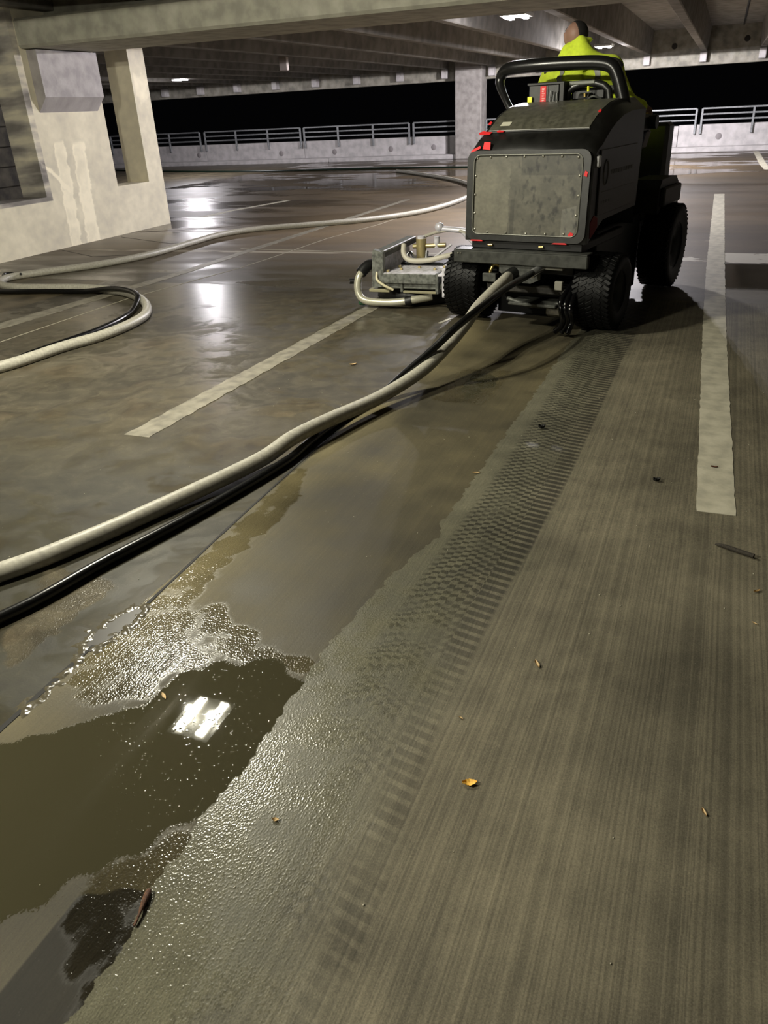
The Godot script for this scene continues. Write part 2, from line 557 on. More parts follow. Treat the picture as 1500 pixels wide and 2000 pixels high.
# ------------------------------------------------------------------
func _ready() -> void:
	rng.seed = 11
	# ---- camera
	var cam := Camera3D.new()
	cam.name = "camera"
	cam.fov = 67.38
	cam.near = 0.05
	cam.far = 200.0
	cam.transform = Transform3D(Basis(Vector3(0.928979, -0.046025, -0.367259), Vector3(-0.132529, 0.88509, -0.446152), Vector3(0.345591, 0.463138, 0.816131)), Vector3(0, 1.45, 0))
	add_child(cam)
	cam.current = true
	# ---- night sky and exposure
	var we := WorldEnvironment.new()
	we.name = "world_environment"
	var env := Environment.new()
	env.background_mode = Environment.BG_COLOR
	env.background_color = Color(0.012, 0.012, 0.014)
	env.tonemap_mode = Environment.TONE_MAPPER_LINEAR
	env.tonemap_exposure = 1.0
	env.sdfgi_enabled = true
	env.ssao_enabled = true
	env.ssil_enabled = true
	we.environment = env
	add_child(we)
	# ---- the ceiling lamps, one an added fill: [place, energy, colour, label]
	ceiling_lamp(Vector3(-3.16, 2.62, -3.63), 10.5, LAMP_WARM, "twin-bar ceiling lamp over the washed strip in the near bay")
	ceiling_lamp(Vector3(-3.4, 2.62, 0.1), 17.0, LAMP_WARM, "added twin-bar fill lamp for the foreground, unseen behind the viewer")  # added fill light for the foreground floor, out of view
	ceiling_lamp(Vector3(-2.78, 2.44, -11.96), 22.0, LAMP_COOL, "glaring twin-bar ceiling lamp above and beyond the machine, at the beam's lower edge")
	ceiling_lamp(Vector3(-14.1, 2.42, -20.5), 12.0, LAMP_COOL, "small bright distant ceiling lamp at the left beside the pier wall")
	ceiling_lamp(Vector3(-2.68, 2.42, -20.0), 80.0, LAMP_COOL, "distant ceiling lamp glaring beside the driver's right shoulder")
	build_floor()
	build_walls()
	build_ceiling()
	build_rails()
	build_stripes()
	build_machine()
	build_deck()
	build_person()
	build_hoses()
	build_litter()

func ceiling_lamp(at: Vector3, energy: float, color: Color, label: String) -> void:
	var o := thing("ceiling_lamp", label, "lamp", Transform3D(Basis(), at), "twin-bar ceiling lamps")
	var body := plain("lamp_body", Color(0.62, 0.62, 0.60), 0.5, 0.3)
	bx("housing", Vector3(-0.19, 0.035, -0.23), Vector3(0.19, 0.085, 0.23), body, o, 0.012)
	var top := 2.99 if at.z < -9.0 else 3.28
	tb("stem", [Vector3(0, 0.08, 0), Vector3(0, top - at.y, 0)], 0.012, body, o, 8)
	var lit: StandardMaterial3D = plain("lit_" + ("warm" if color == LAMP_WARM else "cool"), color, 0.5)
	lit.emission_enabled = true
	lit.emission = color
	lit.emission_energy_multiplier = 45.0
	for s in [-1, 1]:
		bx("light_bar", Vector3(s * 0.10 - 0.035, 0.012, -0.19), Vector3(s * 0.10 + 0.035, 0.034, 0.19), lit, o, 0.006)
		var l := SpotLight3D.new()
		l.name = "light"
		l.position = Vector3(s * 0.10, 0.0, 0)
		l.rotation_degrees.x = -90
		l.light_color = color
		l.light_energy = energy / 2.0
		l.light_size = 0.03
		l.spot_angle = 90.0
		l.spot_range = 60.0
		l.spot_attenuation = 2.0
		l.spot_angle_attenuation = 0.01
		l.shadow_enabled = true
		o.add_child(l, true)
		var up := OmniLight3D.new()
		up.name = "spill"
		up.position = Vector3(s * 0.10, -0.005, 0)
		up.light_color = color
		up.light_energy = energy * (0.09 if color == LAMP_WARM else 0.03)
		up.light_size = 0.03
		up.omni_range = 60.0
		up.omni_attenuation = 2.0
		up.shadow_enabled = true
		o.add_child(up, true)

# ------------------------------------------------------------------ setting
func build_floor() -> void:
	n_low = noise_bytes(0.008, 4, 5)
	n_mid = noise_bytes(0.03, 4, 6)
	n_fine = noise_bytes(0.30, 2, 7)
	n_white.resize(262144)
	for i in 262144:
		n_white[i] = rng.randi() & 255
	broom.resize(4096)
	var last := 128.0
	for i in 4096:
		last = lerpf(last, rng.randf() * 255.0, 0.62)
		broom[i] = int(last)
	var o := thing("floor", "wet concrete garage floor with a washed strip and a tyre track", "floor", Transform3D(), "", "structure")
	floor_patch("near_floor", Vector2(-2.75, -2.6), Vector2(3.7, 2.3), 2048, 1280, true, false, o)
	floor_patch("middle_floor", Vector2(-5.8, -6.6), Vector2(6.8, 4.0), 2048, 1280, false, false, o)
	floor_patch("left_floor", Vector2(-5.8, -2.6), Vector2(3.05, 2.2), 640, 480, true, false, o)
	floor_patch("right_floor", Vector2(0.95, -2.6), Vector2(3.05, 2.3), 800, 560, true, false, o)
	floor_patch("right_middle_floor", Vector2(1.0, -6.6), Vector2(3.0, 4.0), 640, 800, false, false, o)
	floor_patch("behind_floor", Vector2(-2.75, -0.3), Vector2(6.75, 1.5), 1200, 320, true, false, o)
	floor_patch("far_floor", Vector2(-12.5, -26.0), Vector2(15.5, 19.4), 1024, 1280, false, true, o)
	var rest := mottled("rest_of_floor", Color(0.38, 0.345, 0.275), 0.35, 0.35, 0.42, 0.1)
	var m := MB.new()
	for r in [[-24, -26, -12.5, -6.6], [3, -26, 9, -6.6], [-24, -6.6, -5.8, 9], [4.0, -6.6, 9, 9], [-5.8, -0.4, -2.75, 9], [-2.75, 1.2, 4.0, 9]]:
		m.quad(Vector3(r[0], 0, r[1]), Vector3(r[2], 0, r[1]), Vector3(r[2], 0, r[3]), Vector3(r[0], 0, r[3]), Vector3.UP)
	obj("floor_surface", m.mesh(), rest, o)
	bx("slab", Vector3(-24, -0.25, -26), Vector3(9, -0.004, 9), rest, o)
	# joint fillers along the slab edges
	var dark := plain("dark_joint", Color(0.07, 0.065, 0.055), 0.75)
	var pale := plain("pale_joint", Color(0.62, 0.60, 0.53), 0.6)
	joint([[-1.60, -0.2], [-1.62, -1.06], [-1.63, -1.45]], 0.016, dark, o)
	joint([[-1.61, -1.70], [-1.63, -2.2], [-1.65, -3.0], [-1.645, -3.4]], 0.012, dark, o)
	joint([[-5.02, -3.0], [-4.98, -4.34], [-4.97, -5.88], [-4.70, -7.45], [-4.66, -8.2], [-4.63, -9.5], [-4.43, -10.75], [-4.3, -13.5]], 0.014, pale, o)
	joint([[-5.41, -8.63], [-3.54, -8.54], [-2.6, -8.5]], 0.03, pale, o)
	joint([[-7.9, -9.45], [-6.7, -8.95], [-6.0, -9.3]], 0.012, dark, o)
	joint([[-7.9, -9.9], [-7.0, -10.3], [-6.6, -10.7]], 0.012, dark, o)
	joint([[-7.95, -8.3], [-7.1, -7.9], [-6.5, -8.1]], 0.012, dark, o)

func joint(pts: Array, wide: float, m: Material, parent: Node) -> void:
	var b := MB.new()
	for i in pts.size() - 1:
		var n := maxi(1, int(Vector2(pts[i][0], pts[i][1]).distance_to(Vector2(pts[i + 1][0], pts[i + 1][1])) / 0.12))
		var prev := []
		for k in n + 1:
			var p := Vector2(pts[i][0], pts[i][1]).lerp(Vector2(pts[i + 1][0], pts[i + 1][1]), float(k) / n)
			var dirn := (Vector2(pts[i + 1][0], pts[i + 1][1]) - Vector2(pts[i][0], pts[i][1])).normalized().orthogonal()
			var hw := wide * (0.35 + 0.25 * rng.randf())
			var row := [p - dirn * hw, p + dirn * hw]
			if prev:
				b.slab(PackedVector2Array([prev[0], prev[1], row[1], row[0]]), 0.0003, 0.0016)
			prev = row
	obj("joint_filler", b.mesh(), m, parent)

# the pier wall's picture: patched vertical streaks, grime, pale runs
func wall_image() -> ImageTexture:
	var w := 640
	var h := 320
	var n1 := FastNoiseLite.new()
	n1.frequency = 0.012
	n1.fractal_octaves = 5
	n1.seed = 21
	var n2 := FastNoiseLite.new()
	n2.frequency = 0.05
	n2.fractal_octaves = 4
	n2.seed = 22
	var im := Image.create(w, h, false, Image.FORMAT_RGB8)
	for j in h:
		var y := 3.0 * (1.0 - (j + 0.5) / h)
		for i in w:
			var z := -11.2 + 6.4 * (i + 0.5) / w
			var a := n1.get_noise_2d(i * 1.2, j * 1.2)
			var b := n2.get_noise_2d(i, j)
			var v := 0.84 + 0.055 * a + 0.05 * b
			for s in [[-8.78, 0.10, 1.27], [-9.12, 0.12, 1.25]]:
				var c: float = s[0] - (1.2 - y) * -0.06
				var edge: float = absf(z - c + b * 0.05) / s[1]
				var inside: float = smoothstep(1.15, 0.9, edge) * smoothstep(s[2] + 0.03, s[2] - 0.02, y + b * 0.03)
				v += 0.10 * inside
				v += 0.05 * inside * smoothstep(0.6, 1.0, edge)
			# a pale crooked run left of the streaks
			var run := absf((y - 0.99) + (z + 8.40) * -0.75 + a * 0.12)
			if z < -8.38 and z > -8.80:
				v += 0.16 * smoothstep(0.045, 0.02, run + b * 0.02)
			if z > -8.45 and y > 0.6:
				var grime := clampf(0.55 + 1.3 * n1.get_noise_2d(i * 0.7, j * 3.0), 0.0, 1.0)
				v -= 0.34 * grime
			if z < -10.55 and y > 1.5 and y < 2.1:
				v += 0.06 * smoothstep(0.1, 0.3, a)
			v = clampf(v, 0.05, 0.97)
			im.set_pixel(i, j, Color(v, v * 0.965, v * lerpf(0.86, 0.92, clampf((0.84 - v) * 4.0, 0.0, 1.0))))
	return ImageTexture.create_from_image(im)

func build_walls() -> void:
	var conc := mottled("cast_concrete", Color(0.60, 0.585, 0.54), 0.22, 0.5, 0.8, 0.12)
	var wallm := plain("pier_wall", Color.WHITE, 0.82)
	wallm.albedo_texture = wall_image()
	wallm.texture_repeat = false
	wallm.heightmap_enabled = true
	wallm.heightmap_scale = 0.12
	wallm.heightmap_texture = noise_tex(0.05, 5, [], [], 512, 31)
	# pier wall on the left with two tall openings
	var o := thing("wall_left", "stained concrete pier wall with tall openings and a corbel under the beam", "wall", Transform3D(), "", "structure")
	var b := MB.new()
	var x0 := -8.45
	var x1 := -8.05
	for r in [[-10.87, -4.0, 0.0, 0.65], [-10.87, -10.5, 0.65, 2.95], [-9.77, -8.35, 0.65, 2.95], [-6.9, -4.0, 0.65, 2.95], [-8.35, -6.9, 2.95, 3.3], [-10.5, -9.77, 2.75, 2.95], [-10.87, -4.0, 2.95, 3.3]]:
		wall_block(b, x0, x1, r[0], r[1], r[2], r[3])
	obj("pier_panel", b.mesh(), wallm, o)
	# corbel: a prism whose side profile leans out of the wall
	var c := MB.new()
	var prof := [Vector2(-8.05, 2.30), Vector2(-7.90, 2.30), Vector2(-7.90, 1.785), Vector2(-8.05, 1.62)]
	var zc := [-9.65, -8.56]
	for k in 4:
		var p: Vector2 = prof[k]
		var q: Vector2 = prof[(k + 1) % 4]
		c.quad(Vector3(p.x, p.y, zc[0]), Vector3(q.x, q.y, zc[0]), Vector3(q.x, q.y, zc[1]), Vector3(p.x, p.y, zc[1]), Vector3((p.x + q.x) / 2 + 7.9, (p.y + q.y) / 2 - 2.03, 0))
	for k in 2:
		var zz: float = zc[k]
		var hint := Vector3(0, 0, -1 if k == 0 else 1)
		c.quad(Vector3(prof[0].x, prof[0].y, zz), Vector3(prof[1].x, prof[1].y, zz), Vector3(prof[2].x, prof[2].y, zz), Vector3(prof[3].x, prof[3].y, zz), hint)
	var corb := mottled("corbel_concrete", Color(0.68, 0.66, 0.66), 0.14, 0.6, 0.75, 0.1)
	obj("corbel", c.mesh(), corb, o)
	# the ramp wall seen through the near opening, and the outer wall far left
	var dim := mottled("grimy_concrete", Color(0.30, 0.28, 0.235), 0.45, 0.45, 0.85, 0.15)
	var outer := thing("wall_ramp", "grimy concrete wall behind the pier wall's near opening", "wall", Transform3D(), "", "structure")
	for k in 9:
		bx("concrete_plank", Vector3(-11.3, 0.3 * k, -12.0), Vector3(-11.0, 0.3 * k + 0.292, -2.0), dim, outer, 0.012)
	# back wall: parapet, kerb, column, spandrel with corbel blocks
	var pale := mottled("painted_parapet", Color(0.74, 0.725, 0.725), 0.12, 0.5, 0.7, 0.06)
	var back := thing("wall_back", "pale concrete parapet with a kerb along the far edge of the deck", "wall", Transform3D(), "", "structure")
	bx("parapet_panel", Vector3(-23, 0, -25.75), Vector3(-16.9, 0.65, -25.5), pale, back, 0.01)
	bx("parapet_panel", Vector3(-16.89, 0, -25.75), Vector3(-13.02, 0.65, -25.5), pale, back, 0.01)
	bx("parapet_panel", Vector3(-13.01, 0, -25.75), Vector3(-7.99, 0.65, -25.5), pale, back, 0.01)
	bx("parapet_panel", Vector3(-7.98, 0, -25.9), Vector3(-7.3, 0.65, -25.65), pale, back, 0.01)
	bx("parapet_panel", Vector3(-7.0, 0, -25.75), Vector3(-1.2, 0.67, -25.5), pale, back, 0.01)
	bx("parapet_panel", Vector3(-1.19, 0, -25.75), Vector3(9, 0.69, -25.5), pale, back, 0.01)
	for r in [[-23, -12.0], [-11.99, -7.6], [-6.8, -1.95], [-1.94, 9.0]]:
		bx("kerb", Vector3(r[0], 0, -25.5), Vector3(r[1], 0.14, -25.15), pale, back, 0.02)
	var patch := plain("grout_patch", Color(0.52, 0.50, 0.50), 0.8)
	for p in [[-17.2, 0.33], [-13.9, 0.30], [-11.9, 0.30], [-9.9, 0.33], [-8.45, 0.34], [-2.17, 0.37], [-0.12, 0.38], [1.5, 0.38]]:
		var d := MB.new()
		d.lathe([Vector2(0, 0.012), Vector2(0.07, 0.012), Vector2(0.085, 0.0)], 14, Transform3D(Basis(Vector3.RIGHT, PI / 2), Vector3(p[0], p[1], -25.5)))
		obj("grout_patch", d.mesh(), patch, back)
	var col := mottled("column_concrete", Color(0.62, 0.60, 0.585), 0.16, 0.6, 0.8, 0.1)
	var pc := bx("trim_1", Vector3(-7.61, 0, -25.65), Vector3(-6.79, 3.0, -25.02), col, null, 0.025)
	tag(pc, "square concrete column standing at the far parapet left of the machine", "column", "", "structure")
	var sp := thing("trim_2", "concrete spandrel beam with corbel blocks above the far opening", "beam", Transform3D(), "", "structure")
	bx("spandrel", Vector3(-23, 2.13, -25.75), Vector3(9, 3.05, -25.5), conc, sp, 0.015)
	for k in range(-11, 6):
		var x := -2.225 + 1.448 * k
		if absf(x + 7.2) > 0.45:
			bx("corbel_block", Vector3(x - 0.085, 2.20, -25.5), Vector3(x + 0.085, 2.44, -25.26), pale, sp, 0.012)
	for p in [[-1.55, 2.62], [0.25, 2.68]]:
		var d := MB.new()
		d.lathe([Vector2(0, 0.012), Vector2(0.06, 0.012), Vector2(0.075, 0.0)], 12, Transform3D(Basis(Vector3.RIGHT, PI / 2), Vector3(p[0], p[1], -25.5)))
		obj("grout_patch", d.mesh(), plain("dark_patch", Color(0.2, 0.19, 0.18), 0.9), sp)
	# side walls out of view that close the deck
	bx("wall_right", Vector3(9, 0, -26), Vector3(9.3, 3.3, 9), conc, null).set_meta("kind", "structure")
	bx("wall_front", Vector3(-24, 0, 9), Vector3(9.3, 3.3, 9.3), conc, null).set_meta("kind", "structure")
	get_node("wall_right").set_meta("label", "concrete side wall to the right, out of view")
	get_node("wall_front").set_meta("label", "concrete end wall behind the viewer, out of view")

func wall_block(b: MB, x0: float, x1: float, z0: float, z1: float, y0: float, y1: float) -> void:
	var uv := func(p: Vector3) -> Vector2: return Vector2((p.z + 11.2 + (x1 - p.x) * 0.8) / 6.4, 1.0 - (p.y + (x1 - p.x) * 0.05) / 3.0)
	var f := func(a: Vector3, c: Vector3, d: Vector3, e: Vector3, n: Vector3) -> void: b.quad(a, c, d, e, n, [uv.call(a), uv.call(c), uv.call(d), uv.call(e)])
	for s in [[x1, 1.0], [x0, -1.0]]:
		f.call(Vector3(s[0], y0, z0), Vector3(s[0], y0, z1), Vector3(s[0], y1, z1), Vector3(s[0], y1, z0), Vector3(s[1], 0, 0))
	for s in [[z1, 1.0], [z0, -1.0]]:
		f.call(Vector3(x0, y0, s[0]), Vector3(x1, y0, s[0]), Vector3(x1, y1, s[0]), Vector3(x0, y1, s[0]), Vector3(0, 0, s[1]))
	for s in [[y1, 1.0], [y0, -1.0]]:
		f.call(Vector3(x0, s[0], z0), Vector3(x1, s[0], z0), Vector3(x1, s[0], z1), Vector3(x0, s[0], z1), Vector3(0, s[1], 0))

func tee_rib(x: float, z0: float, z1: float, y0: float, y1: float, m: Material, parent: Node) -> void:
	var b := MB.new()
	var lo := 0.075
	var hi := 0.12
	var c := 0.012
	var prof := [Vector2(-hi, y1), Vector2(-lo, y0 + c), Vector2(-lo + c, y0), Vector2(lo - c, y0), Vector2(lo, y0 + c), Vector2(hi, y1)]
	for k in 5:
		var p: Vector2 = prof[k]
		var q: Vector2 = prof[k + 1]
		var n := Vector3((p.x + q.x) * 4.0, -0.1 if k in [1, 3] else (-1.0 if k == 2 else 0.0), 0)
		b.quad(Vector3(x + p.x, p.y, z0), Vector3(x + q.x, q.y, z0), Vector3(x + q.x, q.y, z1), Vector3(x + p.x, p.y, z1), n)
	for zz in [z0, z1]:
		for k in range(1, 5):
			b.tri(Vector3(x + prof[0].x, prof[0].y, zz), Vector3(x + prof[k].x, prof[k].y, zz), Vector3(x + prof[k + 1].x, prof[k + 1].y, zz), Vector3(0, 0, signf(zz - (z0 + z1) / 2.0)))
	obj("ceiling_rib", b.mesh(), m, parent)

func build_ceiling() -> void:
	var conc := mottled("ceiling_concrete", Color(0.56, 0.545, 0.52), 0.2, 0.4, 0.85, 0.1)
	var o := thing("ceiling", "dark concrete ceiling with deep ribs running towards the far edge", "ceiling", Transform3D(), "", "structure")
	bx("ceiling_slab", Vector3(-24, 3.02, -26), Vector3(9.3, 3.2, -9.2), conc, o, 0.0)
	bx("ceiling_slab", Vector3(-24, 3.3, -9.2), Vector3(9.3, 3.5, 9.3), conc, o, 0.0)
	for k in range(-11, 6):
		tee_rib(-2.225 + 1.448 * k, -25.5, -9.65, 2.455, 3.02, conc, o)
	for k in range(-4, 8):
		tee_rib(-2.16 + 1.448 * k, -9.2, 8.9, 2.72, 3.3, conc, o)
	# a thin conduit under the slab at the right
	tb("conduit", [Vector3(0.12, 3.0, -25.4), Vector3(0.12, 3.0, -9.8)], 0.02, plain("conduit", Color(0.12, 0.12, 0.12), 0.6), o, 6)
	var beam := mottled("beam_concrete", Color(0.68, 0.67, 0.615), 0.18, 0.5, 0.8, 0.12)
	var g := thing("trim_3", "broad concrete girder crossing overhead from the pier wall to the right", "beam", Transform3D(), "", "structure")
	bx("girder", Vector3(-8.05, 2.31, -9.68), Vector3(9, 2.62, -8.43), beam, g, 0.03)
	bx("girder_web", Vector3(-8.4, 2.62, -9.4), Vector3(9, 3.3, -9.0), beam, g, 0.01)
	# a pale box on the ceiling
	var s := thing("hanging_box", "small pale box hanging from a ceiling rib above the far left opening", "box", Transform3D(Basis(), Vector3(-8.62, 2.27, -16.3)))
	bx("box_body", Vector3(-0.085, 0.0, -0.05), Vector3(0.085, 0.25, 0.05), plain("pale_box", Color(0.72, 0.68, 0.65), 0.6), s, 0.006)
	bx("box_lid", Vector3(-0.095, 0.25, -0.06), Vector3(0.095, 0.27, 0.06), plain("pale_lid", Color(0.6, 0.58, 0.56), 0.6), s, 0.004)
	tb("hanger", [Vector3(0, 0.27, 0), Vector3(0, 0.75, 0)], 0.014, plain("hanger", Color(0.2, 0.2, 0.2), 0.6), s, 6)

func build_rails() -> void:
	var steel := mottled("galvanised_rail", Color(0.55, 0.56, 0.57), 0.15, 2.0, 0.5, 0.0, 0.35)
	var spans := [[-20.9, -17.04, "far left railing section, seen through the pier wall's opening"], [-16.83, -13.09, "grey three-bar railing section first right of the pier wall"], [-12.95, -9.24, "grey three-bar railing section in the middle of the left far opening"], [-9.09, -7.66, "short grey railing section ending at the far column"], [-6.74, -4.66, "grey railing section between the far column and the machine"], [-4.5, -0.77, "grey railing section partly hidden by the machine"], [-0.62, 3.3, "grey three-bar railing section at the far right"]]
	for s in spans:
		var a: float = s[0]
		var c: float = s[1]
		var o := thing("railing", s[2] if "railing section" in s[2] else s[2], "railing", Transform3D(Basis(), Vector3(a, 0.45, -25.45)), "railing sections on the far parapet")
		var top := 1.055 if a < -5.0 else 1.085
		var w := c - a
		for k in 3:
			var y := top - 0.45 - 0.14 * k
			bx("rail_bar", Vector3(0, y - 0.022, -0.02), Vector3(w, y + 0.022, 0.02), steel, o, 0.008)
		var n := maxi(1, roundi(w / 1.3))
		for k in n + 1:
			var x := w * k / n
			bx("post", Vector3(x - 0.028, 0.0, -0.03), Vector3(x + 0.028, top - 0.45, 0.025), steel, o, 0.006)

# ------------------------------------------------------------------ painted lines
func stripe(rows: Array, label: String, wear := 0.006, sd := 1, dimmed := false) -> void:
	var r := RandomNumberGenerator.new()
	r.seed = sd
	var left := []
	var right := []
	for i in rows.size() - 1:
		var a: Array = rows[i]
		var c: Array = rows[i + 1]
		var n := maxi(2, int(absf(c[0] - a[0]) / 0.045))
		for k in n + (1 if i == rows.size() - 2 else 0):
			var t := float(k) / n
			var z := lerpf(a[0], c[0], t)
			left.append(Vector2(lerpf(a[1], c[1], t) + r.randf_range(-wear, wear), z))
			right.append(Vector2(lerpf(a[2], c[2], t) + r.randf_range(-wear, wear), z))
	var b := MB.new()
	for i in left.size() - 1:
		b.quad(Vector3(left[i].x, 0.0022, left[i].y), Vector3(right[i].x, 0.0022, right[i].y), Vector3(right[i + 1].x, 0.0022, right[i + 1].y), Vector3(left[i + 1].x, 0.0022, left[i + 1].y), Vector3.UP)
		b.quad(Vector3(left[i].x, 0.0022, left[i].y), Vector3(left[i].x, 0.0002, left[i].y), Vector3(left[i + 1].x, 0.0002, left[i + 1].y), Vector3(left[i + 1].x, 0.0022, left[i + 1].y), Vector3.LEFT)
		b.quad(Vector3(right[i].x, 0.0022, right[i].y), Vector3(right[i].x, 0.0002, right[i].y), Vector3(right[i + 1].x, 0.0002, right[i + 1].y), Vector3(right[i + 1].x, 0.0022, right[i + 1].y), Vector3.RIGHT)
	for e in [0, left.size() - 1]:
		b.quad(Vector3(left[e].x, 0.0002, left[e].y), Vector3(right[e].x, 0.0002, right[e].y), Vector3(right[e].x, 0.0022, right[e].y), Vector3(left[e].x, 0.0022, left[e].y), Vector3(0, 0, 1 if e == 0 else -1))
	tag(obj("parking_stripe", b.mesh(), mats.dimmed_paint if dimmed else mats.paint), label, "painted line", "white parking bay stripes")

func build_stripes() -> void:
	var p := mottled("paint", Color(0.76, 0.74, 0.665), 0.14, 1.3, 0.6, 0.05)
	mats.dimmed_paint = mottled("dimmed_paint", Color(0.53, 0.51, 0.455), 0.22, 1.3, 0.5, 0.05)  # darker copy of the paint, set against strong light under the near lamp
	mats.paint = p
	stripe([[-2.912, 0.097, 0.239], [-5.8, 0.043, 0.194], [-8.0, 0.015, 0.175], [-14.42, -0.012, 0.141]], "long white parking stripe at the right, running away past the machine", 0.0028, 2)
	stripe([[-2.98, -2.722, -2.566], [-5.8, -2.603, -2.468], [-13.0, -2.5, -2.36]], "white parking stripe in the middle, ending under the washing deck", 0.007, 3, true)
	stripe([[-3.4, -5.62, -5.43], [-4.75, -5.50, -5.30], [-6.9, -5.30, -5.16], [-14.0, -5.20, -5.10]], "faded white parking stripe crossed by the looped hose at the left", 0.008, 4, true)
	stripe([[-11.6, -8.02, -7.88], [-12.44, -7.97, -7.85], [-14.0, -7.66, -7.54]], "distant white parking stripe beyond the pier wall's end", 0.008, 5)
	stripe([[-17.9, -1.60, -1.46], [-24.85, -1.91, -1.70]], "white parking stripe in the far row, just right of the machine", 0.01, 6)
	stripe([[-19.0, 0.88, 1.02], [-20.6, 0.83, 0.97], [-25.0, 0.81, 0.95]], "white parking stripe in the far row at the right picture edge", 0.01, 7)

# ------------------------------------------------------------------ the machine
func machine_frame() -> Transform3D:
	return Transform3D(Basis(Vector3.UP, deg_to_rad(-11.0)), Vector3(-1.2, 0, -5.45))

func grimy_image() -> ImageTexture:
	var n1 := FastNoiseLite.new()
	n1.frequency = 0.02
	n1.fractal_octaves = 4
	n1.seed = 41
	var n2 := FastNoiseLite.new()
	n2.frequency = 0.09
	n2.fractal_octaves = 3
	n2.seed = 42
	var im := Image.create(256, 192, false, Image.FORMAT_RGB8)
	for j in 192:
		for i in 256:
			var u := i / 256.0
			var w := j / 192.0
			var v := 0.295 + 0.06 * n1.get_noise_2d(i, j) + 0.03 * n2.get_noise_2d(i, j)
			# a cleaner rectangle at the left with a worn edge, smears in the middle
			if u < 0.345 + 0.02 * n1.get_noise_2d(j * 2.0, 9.0):
				v += 0.07 * smoothstep(0.0, 0.3, w)
			if u > 0.36 and u < 0.40 and w > 0.55:
				v -= 0.06
			var smear := clampf(n1.get_noise_2d(i * 2.2, j * 1.1 + 300.0) * 2.2 - 0.35, 0.0, 1.0)
			v -= 0.17 * smear * smoothstep(0.35, 0.5, u)
			if w < 0.25 and u > 0.45:
				v -= 0.05
			var c := Color(v * 1.03, v, v * 0.86)
			if u > 0.84 and w > 0.62 + 0.4 * (0.95 - u) and u < 0.97:
				c = c.lightened(0.12)
			im.set_pixel(i, j, c)
	return ImageTexture.create_from_image(im)

func ring_shape(hw: float, y0: float, y1: float, r: float, n := 5) -> PackedVector2Array:
	var out := PackedVector2Array()
	for c in [[hw - r, y1 - r, 0.0], [-hw + r, y1 - r, 90.0], [-hw + r, y0 + r, 180.0], [hw - r, y0 + r, 270.0]]:
		for k in n + 1:
			var a := deg_to_rad(c[2] + 90.0 * k / n)
			out.append(Vector2(c[0] + cos(a) * r, c[1] + sin(a) * r))
	return out

func wheel(o: Node3D, at: Vector3, radius: float, width: float, rubber: Material, rim: Material) -> void:
	var t := Transform3D(Basis(Vector3.FORWARD, PI / 2), at)      # y of the lathe points along the axle
	var hw := width / 2.0
	var b := MB.new()
	b.lathe([Vector2(radius * 0.55, -hw * 0.86), Vector2(radius * 0.80, -hw), Vector2(radius * 0.93, -hw * 0.93), Vector2(radius * 0.985, -hw * 0.70), Vector2(radius, -hw * 0.3), Vector2(radius, hw * 0.3), Vector2(radius * 0.985, hw * 0.70), Vector2(radius * 0.93, hw * 0.93), Vector2(radius * 0.80, hw), Vector2(radius * 0.55, hw * 0.86)], 40, t)
	var n := 44
	for k in n:
		for row in 5:
			var a := TAU * (k + (row % 2) * 0.5) / n
			var y := (-0.74 + 0.37 * row) * hw
			var rr := radius * (1.0 if row in [1, 2, 3] else 0.990)
			var lug := Transform3D(Basis(Vector3.UP, -a), Vector3.ZERO) * Transform3D(Basis(Vector3.RIGHT, (0.5 if row < 3 else -0.5)), Vector3(rr, y, 0))
			b.box(Vector3(-0.012, -hw * 0.17, -radius * 0.045), Vector3(0.0042, hw * 0.17, radius * 0.045), 0.002, t * lug)
	var w := obj("wheel", b.mesh(), rubber, o)
	var c := MB.new()
	c.lathe([Vector2(0, -hw * 0.5), Vector2(radius * 0.22, -hw * 0.5), Vector2(radius * 0.25, -hw * 0.62), Vector2(radius * 0.5, -hw * 0.7), Vector2(radius * 0.57, -hw * 0.88), Vector2(radius * 0.57, hw * 0.88), Vector2(radius * 0.5, hw * 0.7), Vector2(radius * 0.25, hw * 0.62), Vector2(radius * 0.22, hw * 0.5), Vector2(0, hw * 0.5)], 24, t)
	obj("rim", c.mesh(), rim, w)

func patch_on(o: Node3D, called: String, pts: Array, z: float, m: Material, thick := 0.003) -> void:
	var poly := PackedVector2Array()
	for i in range(0, pts.size(), 2):
		poly.append(Vector2(pts[i], pts[i + 1]))
	var b := MB.new()
	b.slab(poly, 0.0, thick, Transform3D(Basis(Vector3.RIGHT, Vector3(0, 0, 1), Vector3(0, 1, 0)), Vector3(0, 0, z)))
	obj(called, b.mesh(), m, o)

